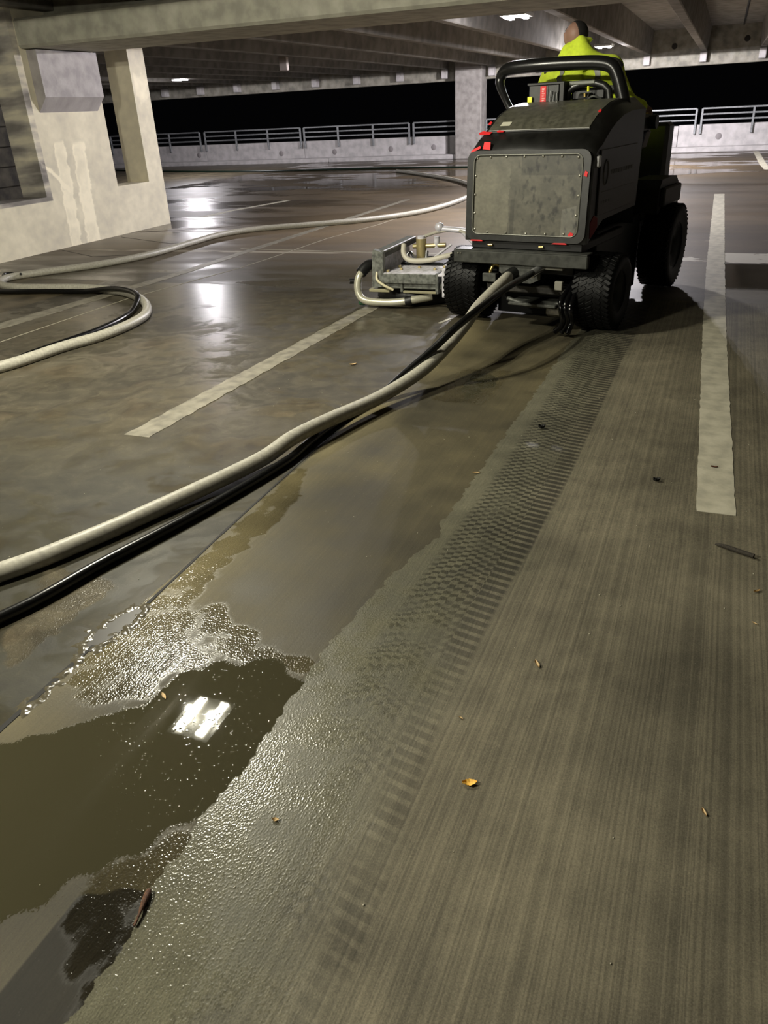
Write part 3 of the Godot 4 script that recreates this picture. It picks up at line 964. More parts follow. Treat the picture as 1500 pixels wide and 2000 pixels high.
func build_machine() -> void:
	var o := thing("washing_machine", "dirty black ride-on floor washing machine with a roll bar, seen from behind", "machine", machine_frame())
	var black := mottled("black_body", Color(0.115, 0.115, 0.11), 0.4, 1.6, 0.36, 0.02)
	black.metallic_specular = 0.6
	var frame := mottled("black_frame", Color(0.14, 0.142, 0.135), 0.35, 3.0, 0.42, 0.03)
	var rubber := plain("tyre_rubber", Color(0.018, 0.018, 0.018), 0.5)
	rubber.metallic_specular = 0.3
	var steel := mottled("dull_steel", Color(0.34, 0.345, 0.33), 0.3, 3.0, 0.5, 0.03, 0.3)
	var bar := mottled("bar_paint", Color(0.27, 0.275, 0.26), 0.3, 2.0, 0.45, 0.03, 0.2)
	var dark := plain("dark_gap", Color(0.035, 0.035, 0.035), 0.5)
	var red := plain("red_remnant", Color(0.85, 0.16, 0.17), 0.6)
	var brass := plain("brass", Color(0.82, 0.72, 0.45), 0.3, 0.8)
	var rim := plain("wheel_rim", Color(0.10, 0.10, 0.10), 0.5, 0.4)
	# hood: an outline in side view drawn across, its shoulders cut off
	var out := [[-0.060, 0.60], [-0.075, 0.85], [-0.092, 1.10], [-0.100, 1.165], [-0.115, 1.205], [-0.145, 1.237], [-0.19, 1.262], [-0.28, 1.312], [-0.36, 1.35], [-0.45, 1.385], [-0.60, 1.425], [-0.78, 1.446], [-1.10, 1.45]]
	var n := out.size()
	var b := MB.new()
	b.smooth(true)
	var inner := func(i: int, s: int) -> Vector3:
		var t := clampf((out[i][1] - 1.10) / 0.16, 0.0, 1.0)
		return Vector3(s * lerpf(0.435, 0.375, t), out[i][1], out[i][0])
	var side := func(i: int, s: int) -> Vector3:
		var t := clampf((out[i][1] - 1.10) / 0.16, 0.0, 1.0)
		return Vector3(s * 0.45, out[i][1] - 0.075 * t, out[i][0] - 0.012 - 0.03 * t)
	for i in n - 1:
		var m := Vector3(0, 1.0, -0.7)
		var q := [inner.call(i, -1), inner.call(i, 1), inner.call(i + 1, 1), inner.call(i + 1, -1)]
		b.quad(q[0], q[1], q[2], q[3], (q[0] + q[2]) / 2.0 - m)
		for s in [-1, 1]:
			var r := [inner.call(i, s), side.call(i, s), side.call(i + 1, s), inner.call(i + 1, s)]
			b.quad(r[0], r[1], r[2], r[3], (r[0] + r[2]) / 2.0 - m)
	b.smooth(false)
	for s in [-1, 1]:
		var low := [Vector3(s * 0.45, 0.60, -0.072), Vector3(s * 0.45, 0.66, -0.20), Vector3(s * 0.45, 0.72, -0.36), Vector3(s * 0.45, 0.73, -1.10)]
		var c := Vector3(s * 0.45, 0.95, -0.5)
		var ringp := []
		for i in n:
			ringp.append(side.call(i, s))
		low.reverse()
		ringp.append_array(low)
		for i in ringp.size():
			b.tri(c, ringp[i], ringp[(i + 1) % ringp.size()], Vector3(s, 0, 0))
	b.quad(Vector3(-0.45, 0.6, -1.1), Vector3(0.45, 0.6, -1.1), Vector3(0.36, 1.44, -1.1), Vector3(-0.36, 1.44, -1.1), Vector3(0, 0, -1))
	obj("hood", b.mesh(), black, o)
	# lean of the back panel: y is measured along its face
	var lean := atan2(0.032, 0.50)
	var face := Transform3D(Basis(Vector3.RIGHT, -lean), Vector3(0, 0.60, -0.060))
	var grimy := plain("grimy_panel", Color.WHITE, 0.5)
	grimy.albedo_texture = grimy_image()
	grimy.texture_repeat = false
	var ringf := MB.new()
	var outer := ring_shape(0.437, 0.004, 0.575, 0.06)
	var hole := ring_shape(0.385, 0.045, 0.548, 0.045)
	ringf.smooth(false)
	for i in outer.size():
		var i2 := (i + 1) % outer.size()
		var e := func(p: Vector2, z: float) -> Vector3: return face * Vector3(p.x, p.y, z)
		ringf.quad(e.call(outer[i], 0.014), e.call(outer[i2], 0.014), e.call(hole[i2], 0.014), e.call(hole[i], 0.014), Vector3(0, 0, 1))
		ringf.quad(e.call(outer[i], 0.014), e.call(outer[i2], 0.014), e.call(outer[i2], 0.0), e.call(outer[i], 0.0), face.basis * Vector3(outer[i].x, outer[i].y - 0.28, 0))
		ringf.quad(e.call(hole[i], 0.014), e.call(hole[i2], 0.014), e.call(hole[i2], 0.004), e.call(hole[i], 0.004), face.basis * -Vector3(hole[i].x, hole[i].y - 0.28, 0))
	var pf := obj("panel_frame", ringf.mesh(), frame, o)
	var lip := []
	for p in hole:
		lip.append(face * Vector3(p.x, p.y, 0.015))
	lip.append(lip[0])
	tb("edge_trim", lip, 0.005, plain("edge_trim", Color(0.42, 0.42, 0.39), 0.35, 0.4), o, 6)
	var pm := MB.new()
	pm.smooth(false)
	for i in hole.size():
		var i2 := (i + 1) % hole.size()
		var e := func(p: Vector2) -> Vector3: return face * Vector3(p.x, p.y, 0.006)
		var u := func(p: Vector2) -> Vector2: return Vector2((p.x + 0.385) / 0.77, 1.0 - (p.y - 0.045) / 0.503)
		var cc := Vector2(0, 0.30)
		pm.tri(e.call(cc), e.call(hole[i]), e.call(hole[i2]), Vector3(0, 0, 1), u.call(cc), u.call(hole[i]), u.call(hole[i2]))
	var back := label_of(obj("back_panel", pm.mesh(), grimy, o), "grimy grey back panel held by rivets")
	var rv := MB.new()
	rv.lathe([Vector2(0.0095, 0.0), Vector2(0.008, 0.005), Vector2(0.004, 0.008), Vector2(0, 0.0085)], 8, Transform3D(Basis(Vector3.RIGHT, PI / 2)))
	var rivet_mesh := rv.mesh()
	var silver := plain("rivet", Color(0.66, 0.65, 0.60), 0.3, 0.7)
	for p in [[-0.365, 0.530], [-0.265, 0.535], [-0.15, 0.537], [-0.02, 0.537], [0.11, 0.537], [0.24, 0.535], [0.35, 0.528], [-0.372, 0.42], [-0.374, 0.30], [-0.374, 0.18], [-0.368, 0.075], [-0.27, 0.060], [-0.13, 0.058], [0.02, 0.056], [0.16, 0.058], [0.29, 0.062], [0.366, 0.18], [0.370, 0.30], [0.368, 0.42]]:
		var r := obj("rivet", rivet_mesh, silver, back)
		r.transform = face * Transform3D(Basis(), Vector3(p[0], p[1], 0.006))
	# lighter plate on the sloping hood top
	var tp := MB.new()
	tp.smooth(true)
	var plate := [[-0.235, 1.2925], [-0.28, 1.3165], [-0.36, 1.3545], [-0.45, 1.389], [-0.60, 1.429], [-0.80, 1.451]]
	for i in plate.size() - 1:
		var wa := 0.355
		var a: Array = plate[i]
		var c: Array = plate[i + 1]
		tp.quad(Vector3(-wa, a[1], a[0]), Vector3(wa, a[1], a[0]), Vector3(wa, c[1], c[0]), Vector3(-wa, c[1], c[0]), Vector3.UP)
	tp.smooth(false)
	for s in [-1, 1]:
		for i in plate.size() - 1:
			var a: Array = plate[i]
			var c: Array = plate[i + 1]
			tp.quad(Vector3(s * 0.355, a[1], a[0]), Vector3(s * 0.355, c[1], c[0]), Vector3(s * 0.355, c[1] - 0.006, c[0]), Vector3(s * 0.355, a[1] - 0.006, a[0]), Vector3(s, 0, 0))
	tp.quad(Vector3(-0.355, 1.2925, -0.235), Vector3(0.355, 1.2925, -0.235), Vector3(0.355, 1.284, -0.233), Vector3(-0.355, 1.284, -0.233), Vector3(0, 0, 1))
	var plm := mottled("hood_plate", Color(0.36, 0.355, 0.31), 0.3, 2.5, 0.42, 0.03)
	obj("hood_plate", tp.mesh(), plm, o)
	var stick := bx("sticker", Vector3(-0.035, 0, -0.024), Vector3(0.035, 0.002, 0.024), plain("pale_sticker", Color(0.75, 0.74, 0.66), 0.6), o, 0.0005, Transform3D(Basis(Vector3.RIGHT, 0.47), Vector3(-0.255, 1.327, -0.30)))
	label_part(stick, "small pale sticker")
	# dark seam where the hood plate ends
	tb("plate_edge", [Vector3(-0.365, 1.281, -0.222), Vector3(0, 1.283, -0.222), Vector3(0.365, 1.281, -0.222)], 0.007, dark, o, 6)
	# red remnants of an older coat
	var flat := Basis(Vector3.RIGHT, 0.5)
	var reds := [[-0.365, 1.277, -0.205, 0.050, 0.022], [-0.255, 1.285, -0.212, 0.030, 0.010], [-0.372, 1.335, -0.30, 0.012, 0.02], [0.352, 1.38, -0.43, 0.010, 0.02]]
	for r in reds:
		var pb := MB.new()
		pb.slab(PackedVector2Array([Vector2(-r[3], -0.1 * r[4]), Vector2(-r[3] * 0.4, -r[4]), Vector2(r[3] * 0.1, -r[4] * 0.5), Vector2(r[3], -r[4] * 0.2), Vector2(r[3] * 0.8, r[4]), Vector2(-r[3] * 0.7, r[4])]), 0.0, 0.004, Transform3D(flat, Vector3(r[0], r[1], r[2])))
		obj("red_paint_chip", pb.mesh(), red, o)
	patch_on(o, "red_paint_chip", [-0.33, 1.185, -0.275, 1.178, -0.272, 1.225, -0.318, 1.228], -0.098, red, 0.006)
	patch_on(o, "red_paint_chip", [-0.425, 1.168, -0.41, 1.165, -0.345, 1.19, -0.35, 1.205, -0.40, 1.185], -0.100, red, 0.006)
	patch_on(o, "red_paint_chip", [0.325, 0.640, 0.352, 0.640, 0.358, 0.668, 0.336, 0.674, 0.322, 0.662], -0.058, red, 0.006)
	patch_on(o, "red_paint_chip", [0.398, 1.02, 0.42, 1.012, 0.424, 1.04, 0.408, 1.05], -0.072, red, 0.006)
	patch_on(o, "red_paint_chip", [-0.40, 0.597, -0.30, 0.597, -0.31, 0.606, -0.39, 0.605], -0.055, red, 0.012)
	patch_on(o, "red_paint_chip", [0.21, 0.597, 0.32, 0.597, 0.31, 0.607, 0.23, 0.605], -0.055, red, 0.012)
	# side panel on the dark right flank, with its worn lettering
	var sp := MB.new()
	sp.box(Vector3(0.45, 0.76, -0.98), Vector3(0.462, 1.16, -0.20), 0.005)
	var spo := obj("side_panel", sp.mesh(), black, o)
	var faint := plain("worn_print", Color(0.36, 0.36, 0.36), 0.6)
	var oval := []
	for k in 17:
		var a := TAU * k / 16.0
		oval.append(Vector3(0.4625, 1.02 + 0.075 * sin(a), -0.31 + 0.045 * cos(a)))
	tb("printed_emblem", oval, 0.006, faint, spo, 5)
	for k in 9:
		bx("printed_mark", Vector3(0.462, 1.0, -0.42 - 0.055 * k), Vector3(0.4634, 1.028, -0.465 - 0.055 * k), faint, spo, 0.0004)
	for k in 4:
		bx("printed_mark", Vector3(0.462, 0.83, -0.26 - 0.05 * k), Vector3(0.4634, 0.848, -0.30 - 0.05 * k), faint, spo, 0.0004)
	bx("printed_line", Vector3(0.462, 0.90, -0.95), Vector3(0.4634, 0.905, -0.25), faint, spo, 0.0004)
	bx("hood_latch", Vector3(0.43, 1.06, -0.17), Vector3(0.475, 1.135, -0.135), plain("chrome", Color(0.75, 0.75, 0.75), 0.25, 0.9), o, 0.008)
	var fl := MB.new()
	fl.slab(PackedVector2Array([Vector2(-0.11, 0.63), Vector2(-0.10, 0.73), Vector2(-0.16, 0.77), Vector2(-0.235, 0.745), Vector2(-0.245, 0.69), Vector2(-0.19, 0.655)]), 0.449, 0.4535, Transform3D(Basis(Vector3(0, 0, 1), Vector3(1, 0, 0), Vector3(0, 1, 0)), Vector3.ZERO))
	obj("red_paint_chip", fl.mesh(), plain("dull_red", Color(0.45, 0.08, 0.09), 0.7), o)
	# frame below the hood
	bx("hood_sill", Vector3(-0.40, 0.545, -0.95), Vector3(0.42, 0.60, -0.075), dark, o, 0.006)
	for x in [-0.245, 0.135]:
		tb("brass_fitting", [Vector3(x - 0.016, 0.572, -0.06), Vector3(x + 0.016, 0.572, -0.06)], 0.009, brass, o, 8)
	bx("belly_light_blocker", Vector3(-0.31, 0.13, -1.9), Vector3(0.31, 0.36, -0.42), dark, o, 0.02)  # added underbody mass that keeps the floor beneath dark
	bx("rear_light_blocker", Vector3(-0.33, 0.03, -0.42), Vector3(0.35, 0.37, -0.39), rubber, o, 0.006)  # unseen sheet added to shade the floor between the rear wheels
	bx("side_light_blocker", Vector3(0.335, 0.05, -1.55), Vector3(0.375, 0.62, -0.5), dark, o, 0.008)  # added panel stopping lamplight between the right wheels
	bx("mid_light_blocker", Vector3(-0.62, 0.02, -1.47), Vector3(0.36, 0.40, -1.44), rubber, o, 0.006)  # added sheet cutting off the far wall's reflection under the machine
	bx("chassis", Vector3(-0.33, 0.36, -1.9), Vector3(0.33, 0.545, -0.20), dark, o, 0.01)
	var rb := bx("rear_bar", Vector3(-0.508, 0.452, -0.05), Vector3(0.487, 0.536, 0.0), bar, o, 0.006)
	for x in [-0.475, -0.455]:
		bx("bolt", Vector3(x, 0.512, 0.0), Vector3(x + 0.010, 0.522, 0.006), silver, rb, 0.002)
	bx("bar_ledge", Vector3(-0.50, 0.536, -0.12), Vector3(0.48, 0.544, -0.01), bar, o, 0.002)
	var hp := MB.new()
	hp.slab(PackedVector2Array([Vector2(-0.16, 0.452), Vector2(0.15, 0.452), Vector2(0.15, 0.36), Vector2(0.08, 0.33), Vector2(-0.05, 0.33), Vector2(-0.16, 0.40)]), 0.0, 0.02, Transform3D(Basis(Vector3.RIGHT, Vector3(0, 0, 1), Vector3(0, 1, 0)), Vector3(0, 0, -0.05)))
	obj("hitch_plate", hp.mesh(), steel, o)
	bx("rear_bracket", Vector3(-0.305, 0.315, -0.12), Vector3(-0.20, 0.375, -0.06), steel, o, 0.004)
	bx("rear_bracket", Vector3(0.245, 0.29, -0.09), Vector3(0.30, 0.35, -0.06), plain("pale_bracket", Color(0.5, 0.49, 0.45), 0.5), o, 0.004)
	bx("rear_bracket", Vector3(0.16, 0.425, -0.09), Vector3(0.30, 0.452, -0.05), plain("pale_bracket", Color.WHITE), o, 0.004)
	tb("axle", [Vector3(-0.5, 0.26, -0.27), Vector3(0.5, 0.26, -0.27)], 0.035, dark, o, 10)
	bx("axle_beam", Vector3(-0.30, 0.24, -0.20), Vector3(0.33, 0.30, -0.12), mottled("rusty", Color(0.20, 0.19, 0.17), 0.4, 6.0, 0.5, 0.05), o, 0.01)
	tb("lower_tube", curve([Vector3(-0.12, 0.20, -0.10), Vector3(0.05, 0.165, -0.10), Vector3(0.22, 0.17, -0.12), Vector3(0.35, 0.22, -0.15)], 0.03), 0.016, steel, o, 8)
	tb("lower_tube", curve([Vector3(-0.27, 0.36, -0.10), Vector3(-0.24, 0.43, -0.12), Vector3(-0.18, 0.40, -0.15)], 0.03), 0.014, brass, o, 8)
	bx("skid_plate", Vector3(-0.10, 0.165, -0.30), Vector3(0.26, 0.185, -0.06), steel, o, 0.004)
	bx("drain_block", Vector3(0.18, 0.10, -0.20), Vector3(0.30, 0.17, -0.08), mottled("muddy", Color(0.27, 0.25, 0.20), 0.4, 6.0, 0.5, 0.05), o, 0.02)
	# hose couplings
	tb("hose_coupling", [Vector3(-0.045, 0.40, -0.06), Vector3(-0.075, 0.372, 0.045)], 0.044, frame, o, 14)
	tb("hose_coupling", [Vector3(0.155, 0.44, -0.07), Vector3(0.115, 0.410, 0.055)], 0.030, plain("chrome", Color.WHITE), o, 14)
	# black dripping hose bundle by the right wheel
	for k in 3:
		tb("drip_hose", curve([Vector3(0.36 + 0.02 * k, 0.34, -0.12), Vector3(0.33 + 0.035 * k, 0.24 - 0.02 * k, 0.02), Vector3(0.36 + 0.025 * k, 0.10, 0.05 - 0.02 * k), Vector3(0.30 + 0.05 * k, 0.03, 0.02 + 0.015 * k)], 0.03), 0.02, plain("wet_black", Color(0.03, 0.03, 0.035), 0.12), o, 8)
	# wheels
	wheel(o, Vector3(-0.485, 0.262, -0.29), 0.255, 0.29, rubber, rim)
	wheel(o, Vector3(0.505, 0.262, -0.29), 0.255, 0.29, rubber, rim)
	wheel(o, Vector3(-0.50, 0.335, -1.85), 0.328, 0.26, rubber, rim)
	wheel(o, Vector3(0.50, 0.335, -1.85), 0.328, 0.26, rubber, rim)
	# mudguards over the front wheels
	for s in [-1, 1]:
		var mg := MB.new()
		var prof := PackedVector2Array([Vector2(-1.55, 0.62), Vector2(-1.56, 0.80), Vector2(-1.62, 0.86), Vector2(-2.05, 0.86), Vector2(-2.15, 0.80), Vector2(-2.2, 0.62), Vector2(-2.16, 0.60), Vector2(-2.02, 0.72), Vector2(-1.72, 0.72), Vector2(-1.6, 0.60)])
		mg.slab(prof, s * 0.27, s * 0.50, Transform3D(Basis(Vector3(0, 0, 1), Vector3(1, 0, 0), Vector3(0, 1, 0)), Vector3.ZERO))
		mg.box(Vector3(s * 0.50 - 0.004, 0.66, -2.1), Vector3(s * 0.535 + 0.004, 0.80, -1.60), 0.012)
		obj("mudguard", mg.mesh(), frame if s > 0 else black, o)
	# foot platform, seat and console
	bx("platform", Vector3(-0.33, 0.50, -2.45), Vector3(0.33, 0.54, -1.1), frame, o, 0.006)
	bx("seat_box", Vector3(-0.36, 0.54, -1.62), Vector3(0.20, 0.95, -1.12), black, o, 0.02)
	bx("seat_cushion", Vector3(-0.37, 0.95, -1.70), Vector3(0.15, 1.03, -1.22), black, o, 0.03)
	bx("front_cowl", Vector3(-0.33, 0.54, -2.5), Vector3(0.33, 1.25, -2.3), black, o, 0.03)
	# right console: a control head on a tapering foot
	bx("control_head", Vector3(0.16, 1.20, -1.66), Vector3(0.36, 1.33, -1.42), frame, o, 0.02)
	tb("control_knob", [Vector3(0.335, 1.275, -1.60), Vector3(0.415, 1.275, -1.60)], 0.05, frame, o, 14)
	tb("control_eye", [Vector3(0.235, 1.275, -1.425), Vector3(0.235, 1.275, -1.41)], 0.022, dark, o, 12)
	var ft := MB.new()
	ft.slab(PackedVector2Array([Vector2(0.16, 1.21), Vector2(0.37, 1.21), Vector2(0.345, 1.10), Vector2(0.26, 1.055), Vector2(0.16, 1.055)]), -0.06, 0.06, Transform3D(Basis(Vector3.RIGHT, Vector3(0, 0, 1), Vector3(0, 1, 0)), Vector3(0, 0, -1.56)))
	obj("console_foot", ft.mesh(), black, o)
	bx("console_post", Vector3(0.18, 0.54, -1.62), Vector3(0.28, 1.06, -1.5), black, o, 0.01)
	tb("side_roller", [Vector3(0.18, 0.94, -1.58), Vector3(0.29, 0.94, -1.58)], 0.075, rubber, o, 18)
	var fin := MB.new()
	fin.slab(PackedVector2Array([Vector2(0.2, 1.045), Vector2(0.27, 1.05), Vector2(0.345, 1.0), Vector2(0.2, 1.01)]), -0.01, 0.01, Transform3D(Basis(Vector3.RIGHT, Vector3(0, 0, 1), Vector3(0, 1, 0)), Vector3(0, 0, -1.5)))
	obj("console_fin", fin.mesh(), black, o)
	# engine compartment behind the driver: battery box with red label, engine dome
	bx("battery_box", Vector3(-0.335, 1.435, -0.99), Vector3(-0.10, 1.562, -0.855), frame, o, 0.008)
	bx("box_lid", Vector3(-0.345, 1.555, -1.0), Vector3(-0.06, 1.575, -0.845), dark, o, 0.006)
	bx("box_cheek", Vector3(-0.10, 1.435, -0.99), Vector3(-0.06, 1.565, -0.845), dark, o, 0.006)
	var lab := bx("red_label", Vector3(-0.245, 1.437, -0.855), Vector3(-0.200, 1.55, -0.851), red, o, 0.001)
	var white := plain("label_print", Color(0.9, 0.75, 0.72), 0.6)
	for k in 9:
		bx("printed_mark", Vector3(-0.232, 1.447 + 0.011 * k, -0.8512), Vector3(-0.218 + 0.004 * (k % 3), 1.452 + 0.011 * k, -0.8502), white, lab, 0.0003)
	bx("pale_strip", Vector3(-0.193, 1.437, -0.855), Vector3(-0.186, 1.55, -0.851), steel, o, 0.001)
	for k in 9:
		var x := -0.178 + 0.0085 * k
		bx("cooling_fin", Vector3(x, 1.437, -0.856), Vector3(x + 0.004, 1.47 + 0.05 * absf(sin(k * 1.7)), -0.846), plain("chrome", Color.WHITE) if k % 3 == 1 else steel, o, 0.001)
	bx("yellow_tag", Vector3(-0.335, 1.44, -0.84), Vector3(-0.30, 1.487, -0.832), plain("yellow_tag", Color(0.92, 0.93, 0.2), 0.5), o, 0.003)
	var dome := MB.new()
	var arch := []
	for k in 9:
		var a := PI * k / 8.0
		arch.append(Vector3(0.085 + 0.16 * cos(a), 1.44 + 0.115 * pow(sin(a), 0.6), -0.93))
	dome.tube(arch, 0.026, 10)
	obj("engine_shroud", dome.mesh(), black, o)
	bx("engine_block", Vector3(-0.05, 1.44, -1.07), Vector3(0.21, 1.525, -0.95), dark, o, 0.02)
	tb("oil_filter", [Vector3(0.035, 1.462, -0.93), Vector3(0.12, 1.462, -0.90)], 0.032, frame, o, 14)
	tb("brass_plug", [Vector3(0.085, 1.468, -0.87), Vector3(0.085, 1.49, -0.87)], 0.010, brass, o, 8)
	tb("brass_plug", [Vector3(0.10, 1.50, -0.89), Vector3(0.10, 1.535, -0.89)], 0.009, plain("yellow_tag", Color.WHITE), o, 8)
	tb("fuel_line", curve([Vector3(0.10, 1.45, -0.88), Vector3(0.15, 1.47, -0.86), Vector3(0.20, 1.45, -0.88)], 0.02), 0.008, steel, o, 6)
	var top_pad := bx("shroud_cap", Vector3(-0.05, 1.545, -0.97), Vector3(0.14, 1.572, -0.90), plain("pale_cap", Color(0.40, 0.41, 0.37), 0.4), o, 0.012)
	label_part(top_pad, "pale cap on the engine shroud")
	# roll bar: a broad flat hoop
	var hoop := curve(v3([[-0.46, 1.38, -0.86], [-0.53, 1.47, -0.89], [-0.60, 1.56, -0.94], [-0.615, 1.615, -0.96], [-0.575, 1.665, -0.95], [-0.48, 1.682, -0.92], [-0.25, 1.686, -0.90], [0.0, 1.682, -0.90], [0.17, 1.672, -0.90], [0.255, 1.645, -0.90], [0.30, 1.58, -0.90], [0.335, 1.49, -0.90], [0.375, 1.37, -0.90]]), 0.03)
	var radii := []
	for i in hoop.size():
		var t: float = float(i) / (hoop.size() - 1)
		radii.append(lerpf(0.026, 0.046, smoothstep(0.10, 0.32, t)))
	tb("roll_bar", hoop, radii, plain("roll_bar", Color(0.085, 0.085, 0.085), 0.28), o, 14)
	bx("bar_clamp", Vector3(0.325, 1.37, -0.95), Vector3(0.425, 1.385, -0.85), plain("chrome", Color.WHITE), o, 0.004)
	# steering levers at the left
	tb("lever", curve(v3([[-0.50, 1.0, -1.65], [-0.49, 1.4, -1.62], [-0.485, 1.56, -1.6]]), 0.05), 0.022, steel, o, 8)
	var ball := MB.new()
	ball.lathe([Vector2(0, -0.03), Vector2(0.022, -0.02), Vector2(0.03, 0), Vector2(0.022, 0.02), Vector2(0, 0.03)], 12, Transform3D(Basis(), Vector3(-0.43, 1.50, -1.3)))
	obj("blue_knob", ball.mesh(), plain("blue", Color(0.2, 0.3, 0.8), 0.4), o)
	tb("lever", v3([[-0.43, 1.05, -1.32], [-0.43, 1.48, -1.3]]), 0.012, steel, o, 8)
	# lifting arms that carry the washing deck
	var pale := plain("pale_arm", Color(0.85, 0.84, 0.87), 0.4, 0.2)
	tb("lift_arm", v3([[-0.36, 0.43, -1.40], [-0.9, 0.44, -1.42], [-1.36, 0.475, -1.35]]), 0.024, pale, o, 10)
	tb("lift_arm", v3([[-1.16, 0.455, -1.38], [-0.98, 0.38, -1.25], [-0.80, 0.335, -1.1]]), 0.016, pale, o, 10)
	# the ball joint at the arm's outer end
	var joint_ball := MB.new()
	joint_ball.lathe([Vector2(0, -0.045), Vector2(0.032, -0.032), Vector2(0.045, 0), Vector2(0.032, 0.032), Vector2(0, 0.045)], 14, Transform3D(Basis(), Vector3(-1.37, 0.485, -1.35)))
	obj("arm_joint", joint_ball.mesh(), pale, o)

func label_of(o: MeshInstance3D, text: String) -> MeshInstance3D:
	o.set_meta("label", text)
	return o

# ------------------------------------------------------------------ the washing deck at the machine's left
func build_deck() -> void:
	var at := Transform3D(Basis(), Vector3(-2.25, 0, -6.4))
	var o := thing("washing_deck", "low grey floor washing deck with hoses at the machine's left side", "washing deck", at)
	var grey := mottled("deck_grey", Color(0.50, 0.51, 0.49), 0.35, 3.0, 0.4, 0.03, 0.25)
	var pale := mottled("deck_pale", Color(0.86, 0.85, 0.88), 0.2, 3.0, 0.4, 0.03)
	var dark := plain("dark_gap", Color.WHITE)
	var hose := plain("hose_white", Color(0.72, 0.70, 0.64), 0.5)
	var steel: Material = mats["dull_steel"]
	var brass := plain("dull_brass", Color(0.70, 0.64, 0.46), 0.35, 0.5)
	# round skirt and body
	var sk := MB.new()
	sk.lathe([Vector2(0, 0.16), Vector2(0.30, 0.16), Vector2(0.36, 0.13), Vector2(0.38, 0.03), Vector2(0.36, 0.012), Vector2(0, 0.012)], 36)
	obj("skirt", sk.mesh(), plain("skirt_rubber", Color(0.07, 0.07, 0.07), 0.45), o)
	bx("deck_body", Vector3(-0.24, 0.15, -0.30), Vector3(0.33, 0.205, 0.42), grey, o, 0.01)
	# open front tray
	bx("tray_top", Vector3(-0.19, 0.262, 0.10), Vector3(0.34, 0.280, 0.45), pale, o, 0.004)
	bx("tray_face", Vector3(-0.19, 0.200, 0.435), Vector3(0.28, 0.278, 0.452), grey, o, 0.004)
	bx("tray_lip", Vector3(0.0, 0.125, 0.43), Vector3(0.29, 0.145, 0.452), plain("olive_lip", Color(0.55, 0.53, 0.42), 0.5), o, 0.004)
	bx("tray_lip", Vector3(-0.30, 0.125, 0.38), Vector3(-0.12, 0.15, 0.45), plain("olive_lip", Color.WHITE), o, 0.004)
	bx("tray_side", Vector3(0.275, 0.125, 0.30), Vector3(0.30, 0.285, 0.452), grey, o, 0.004)
	bx("tray_side", Vector3(0.33, 0.10, 0.10), Vector3(0.36, 0.32, 0.45), pale, o, 0.004)
	tb("tray_leg", [Vector3(-0.02, 0.13, 0.42), Vector3(-0.02, 0.20, 0.42)], 0.014, grey, o, 8)
	# raised side channel
	var ch := MB.new()
	ch.slab(PackedVector2Array([Vector2(-0.27, 0.16), Vector2(-0.255, 0.44), Vector2(-0.245, 0.462), Vector2(-0.165, 0.438), Vector2(-0.17, 0.17)]), 0.40, 0.45, Transform3D(Basis(Vector3.RIGHT, Vector3(0, 0, 1), Vector3(0, 1, 0)), Vector3.ZERO))
	obj("channel_face", ch.mesh(), grey, o)
	bx("channel_side", Vector3(-0.235, 0.17, -0.34), Vector3(-0.22, 0.43, 0.41), pale, o, 0.003)
	bx("channel_top", Vector3(-0.25, 0.425, -0.36), Vector3(-0.165, 0.45, 0.42), grey, o, 0.006)
	bx("channel_lip", Vector3(-0.178, 0.395, -0.36), Vector3(-0.165, 0.43, 0.40), dark, o, 0.002)
	# rubber bumper at the outer corner and its handle
	tb("corner_pipe", curve(v3([[-0.30, 0.30, 0.30], [-0.375, 0.275, 0.40], [-0.398, 0.20, 0.45], [-0.385, 0.11, 0.47], [-0.33, 0.062, 0.48], [-0.2, 0.05, 0.48], [-0.05, 0.055, 0.47], [0.10, 0.075, 0.44], [0.22, 0.09, 0.38]]), 0.03), 0.030, plain("silver_hose", Color(0.66, 0.65, 0.58), 0.3, 0.2), o, 14)
	tb("pipe_clamp", v3([[0.02, 0.062, 0.458], [0.07, 0.07, 0.448]]), 0.037, dark, o, 14)
	tb("pipe_elbow", curve(v3([[-0.385, 0.265, 0.41], [-0.34, 0.315, 0.34], [-0.26, 0.31, 0.22]]), 0.03), 0.046, plain("skirt_rubber", Color.WHITE), o, 14)
	tb("handle_knob", v3([[-0.40, 0.20, 0.40], [-0.475, 0.205, 0.44]]), 0.022, dark, o, 10)
	bx("green_foot", Vector3(-0.40, 0.015, 0.40), Vector3(-0.34, 0.055, 0.46), plain("green_foot", Color(0.12, 0.30, 0.18), 0.5), o, 0.01)
	# small rubber feeder lines and the white hoses on top
	tb("feeder_hose", curve(v3([[-0.225, 0.285, 0.44], [-0.215, 0.23, 0.47], [-0.15, 0.185, 0.475], [-0.08, 0.15, 0.46]]), 0.02), 0.011, plain("cream_hose", Color(0.78, 0.75, 0.62), 0.45), o, 8)
	tb("deck_hose", curve(v3([[-0.13, 0.44, 0.05], [-0.115, 0.37, 0.10], [-0.05, 0.325, 0.12], [0.10, 0.325, 0.10], [0.26, 0.36, 0.08], [0.42, 0.39, 0.0]]), 0.03), 0.022, hose, o, 10)
	tb("deck_hose", curve(v3([[-0.20, 0.40, -0.55], [-0.05, 0.445, -0.62], [0.15, 0.46, -0.62], [0.32, 0.40, -0.5]]), 0.03), 0.014, hose, o, 10)
	# valve block and pump pieces
	tb("valve_body", v3([[-0.055, 0.285, -0.18], [-0.055, 0.455, -0.18]]), 0.045, brass, o, 14)
	tb("valve_cap", v3([[-0.055, 0.455, -0.18], [-0.055, 0.475, -0.18]]), 0.034, pale, o, 12)
	tb("valve_body", v3([[-0.13, 0.39, -0.18], [0.16, 0.40, -0.20]]), 0.020, brass, o, 10)
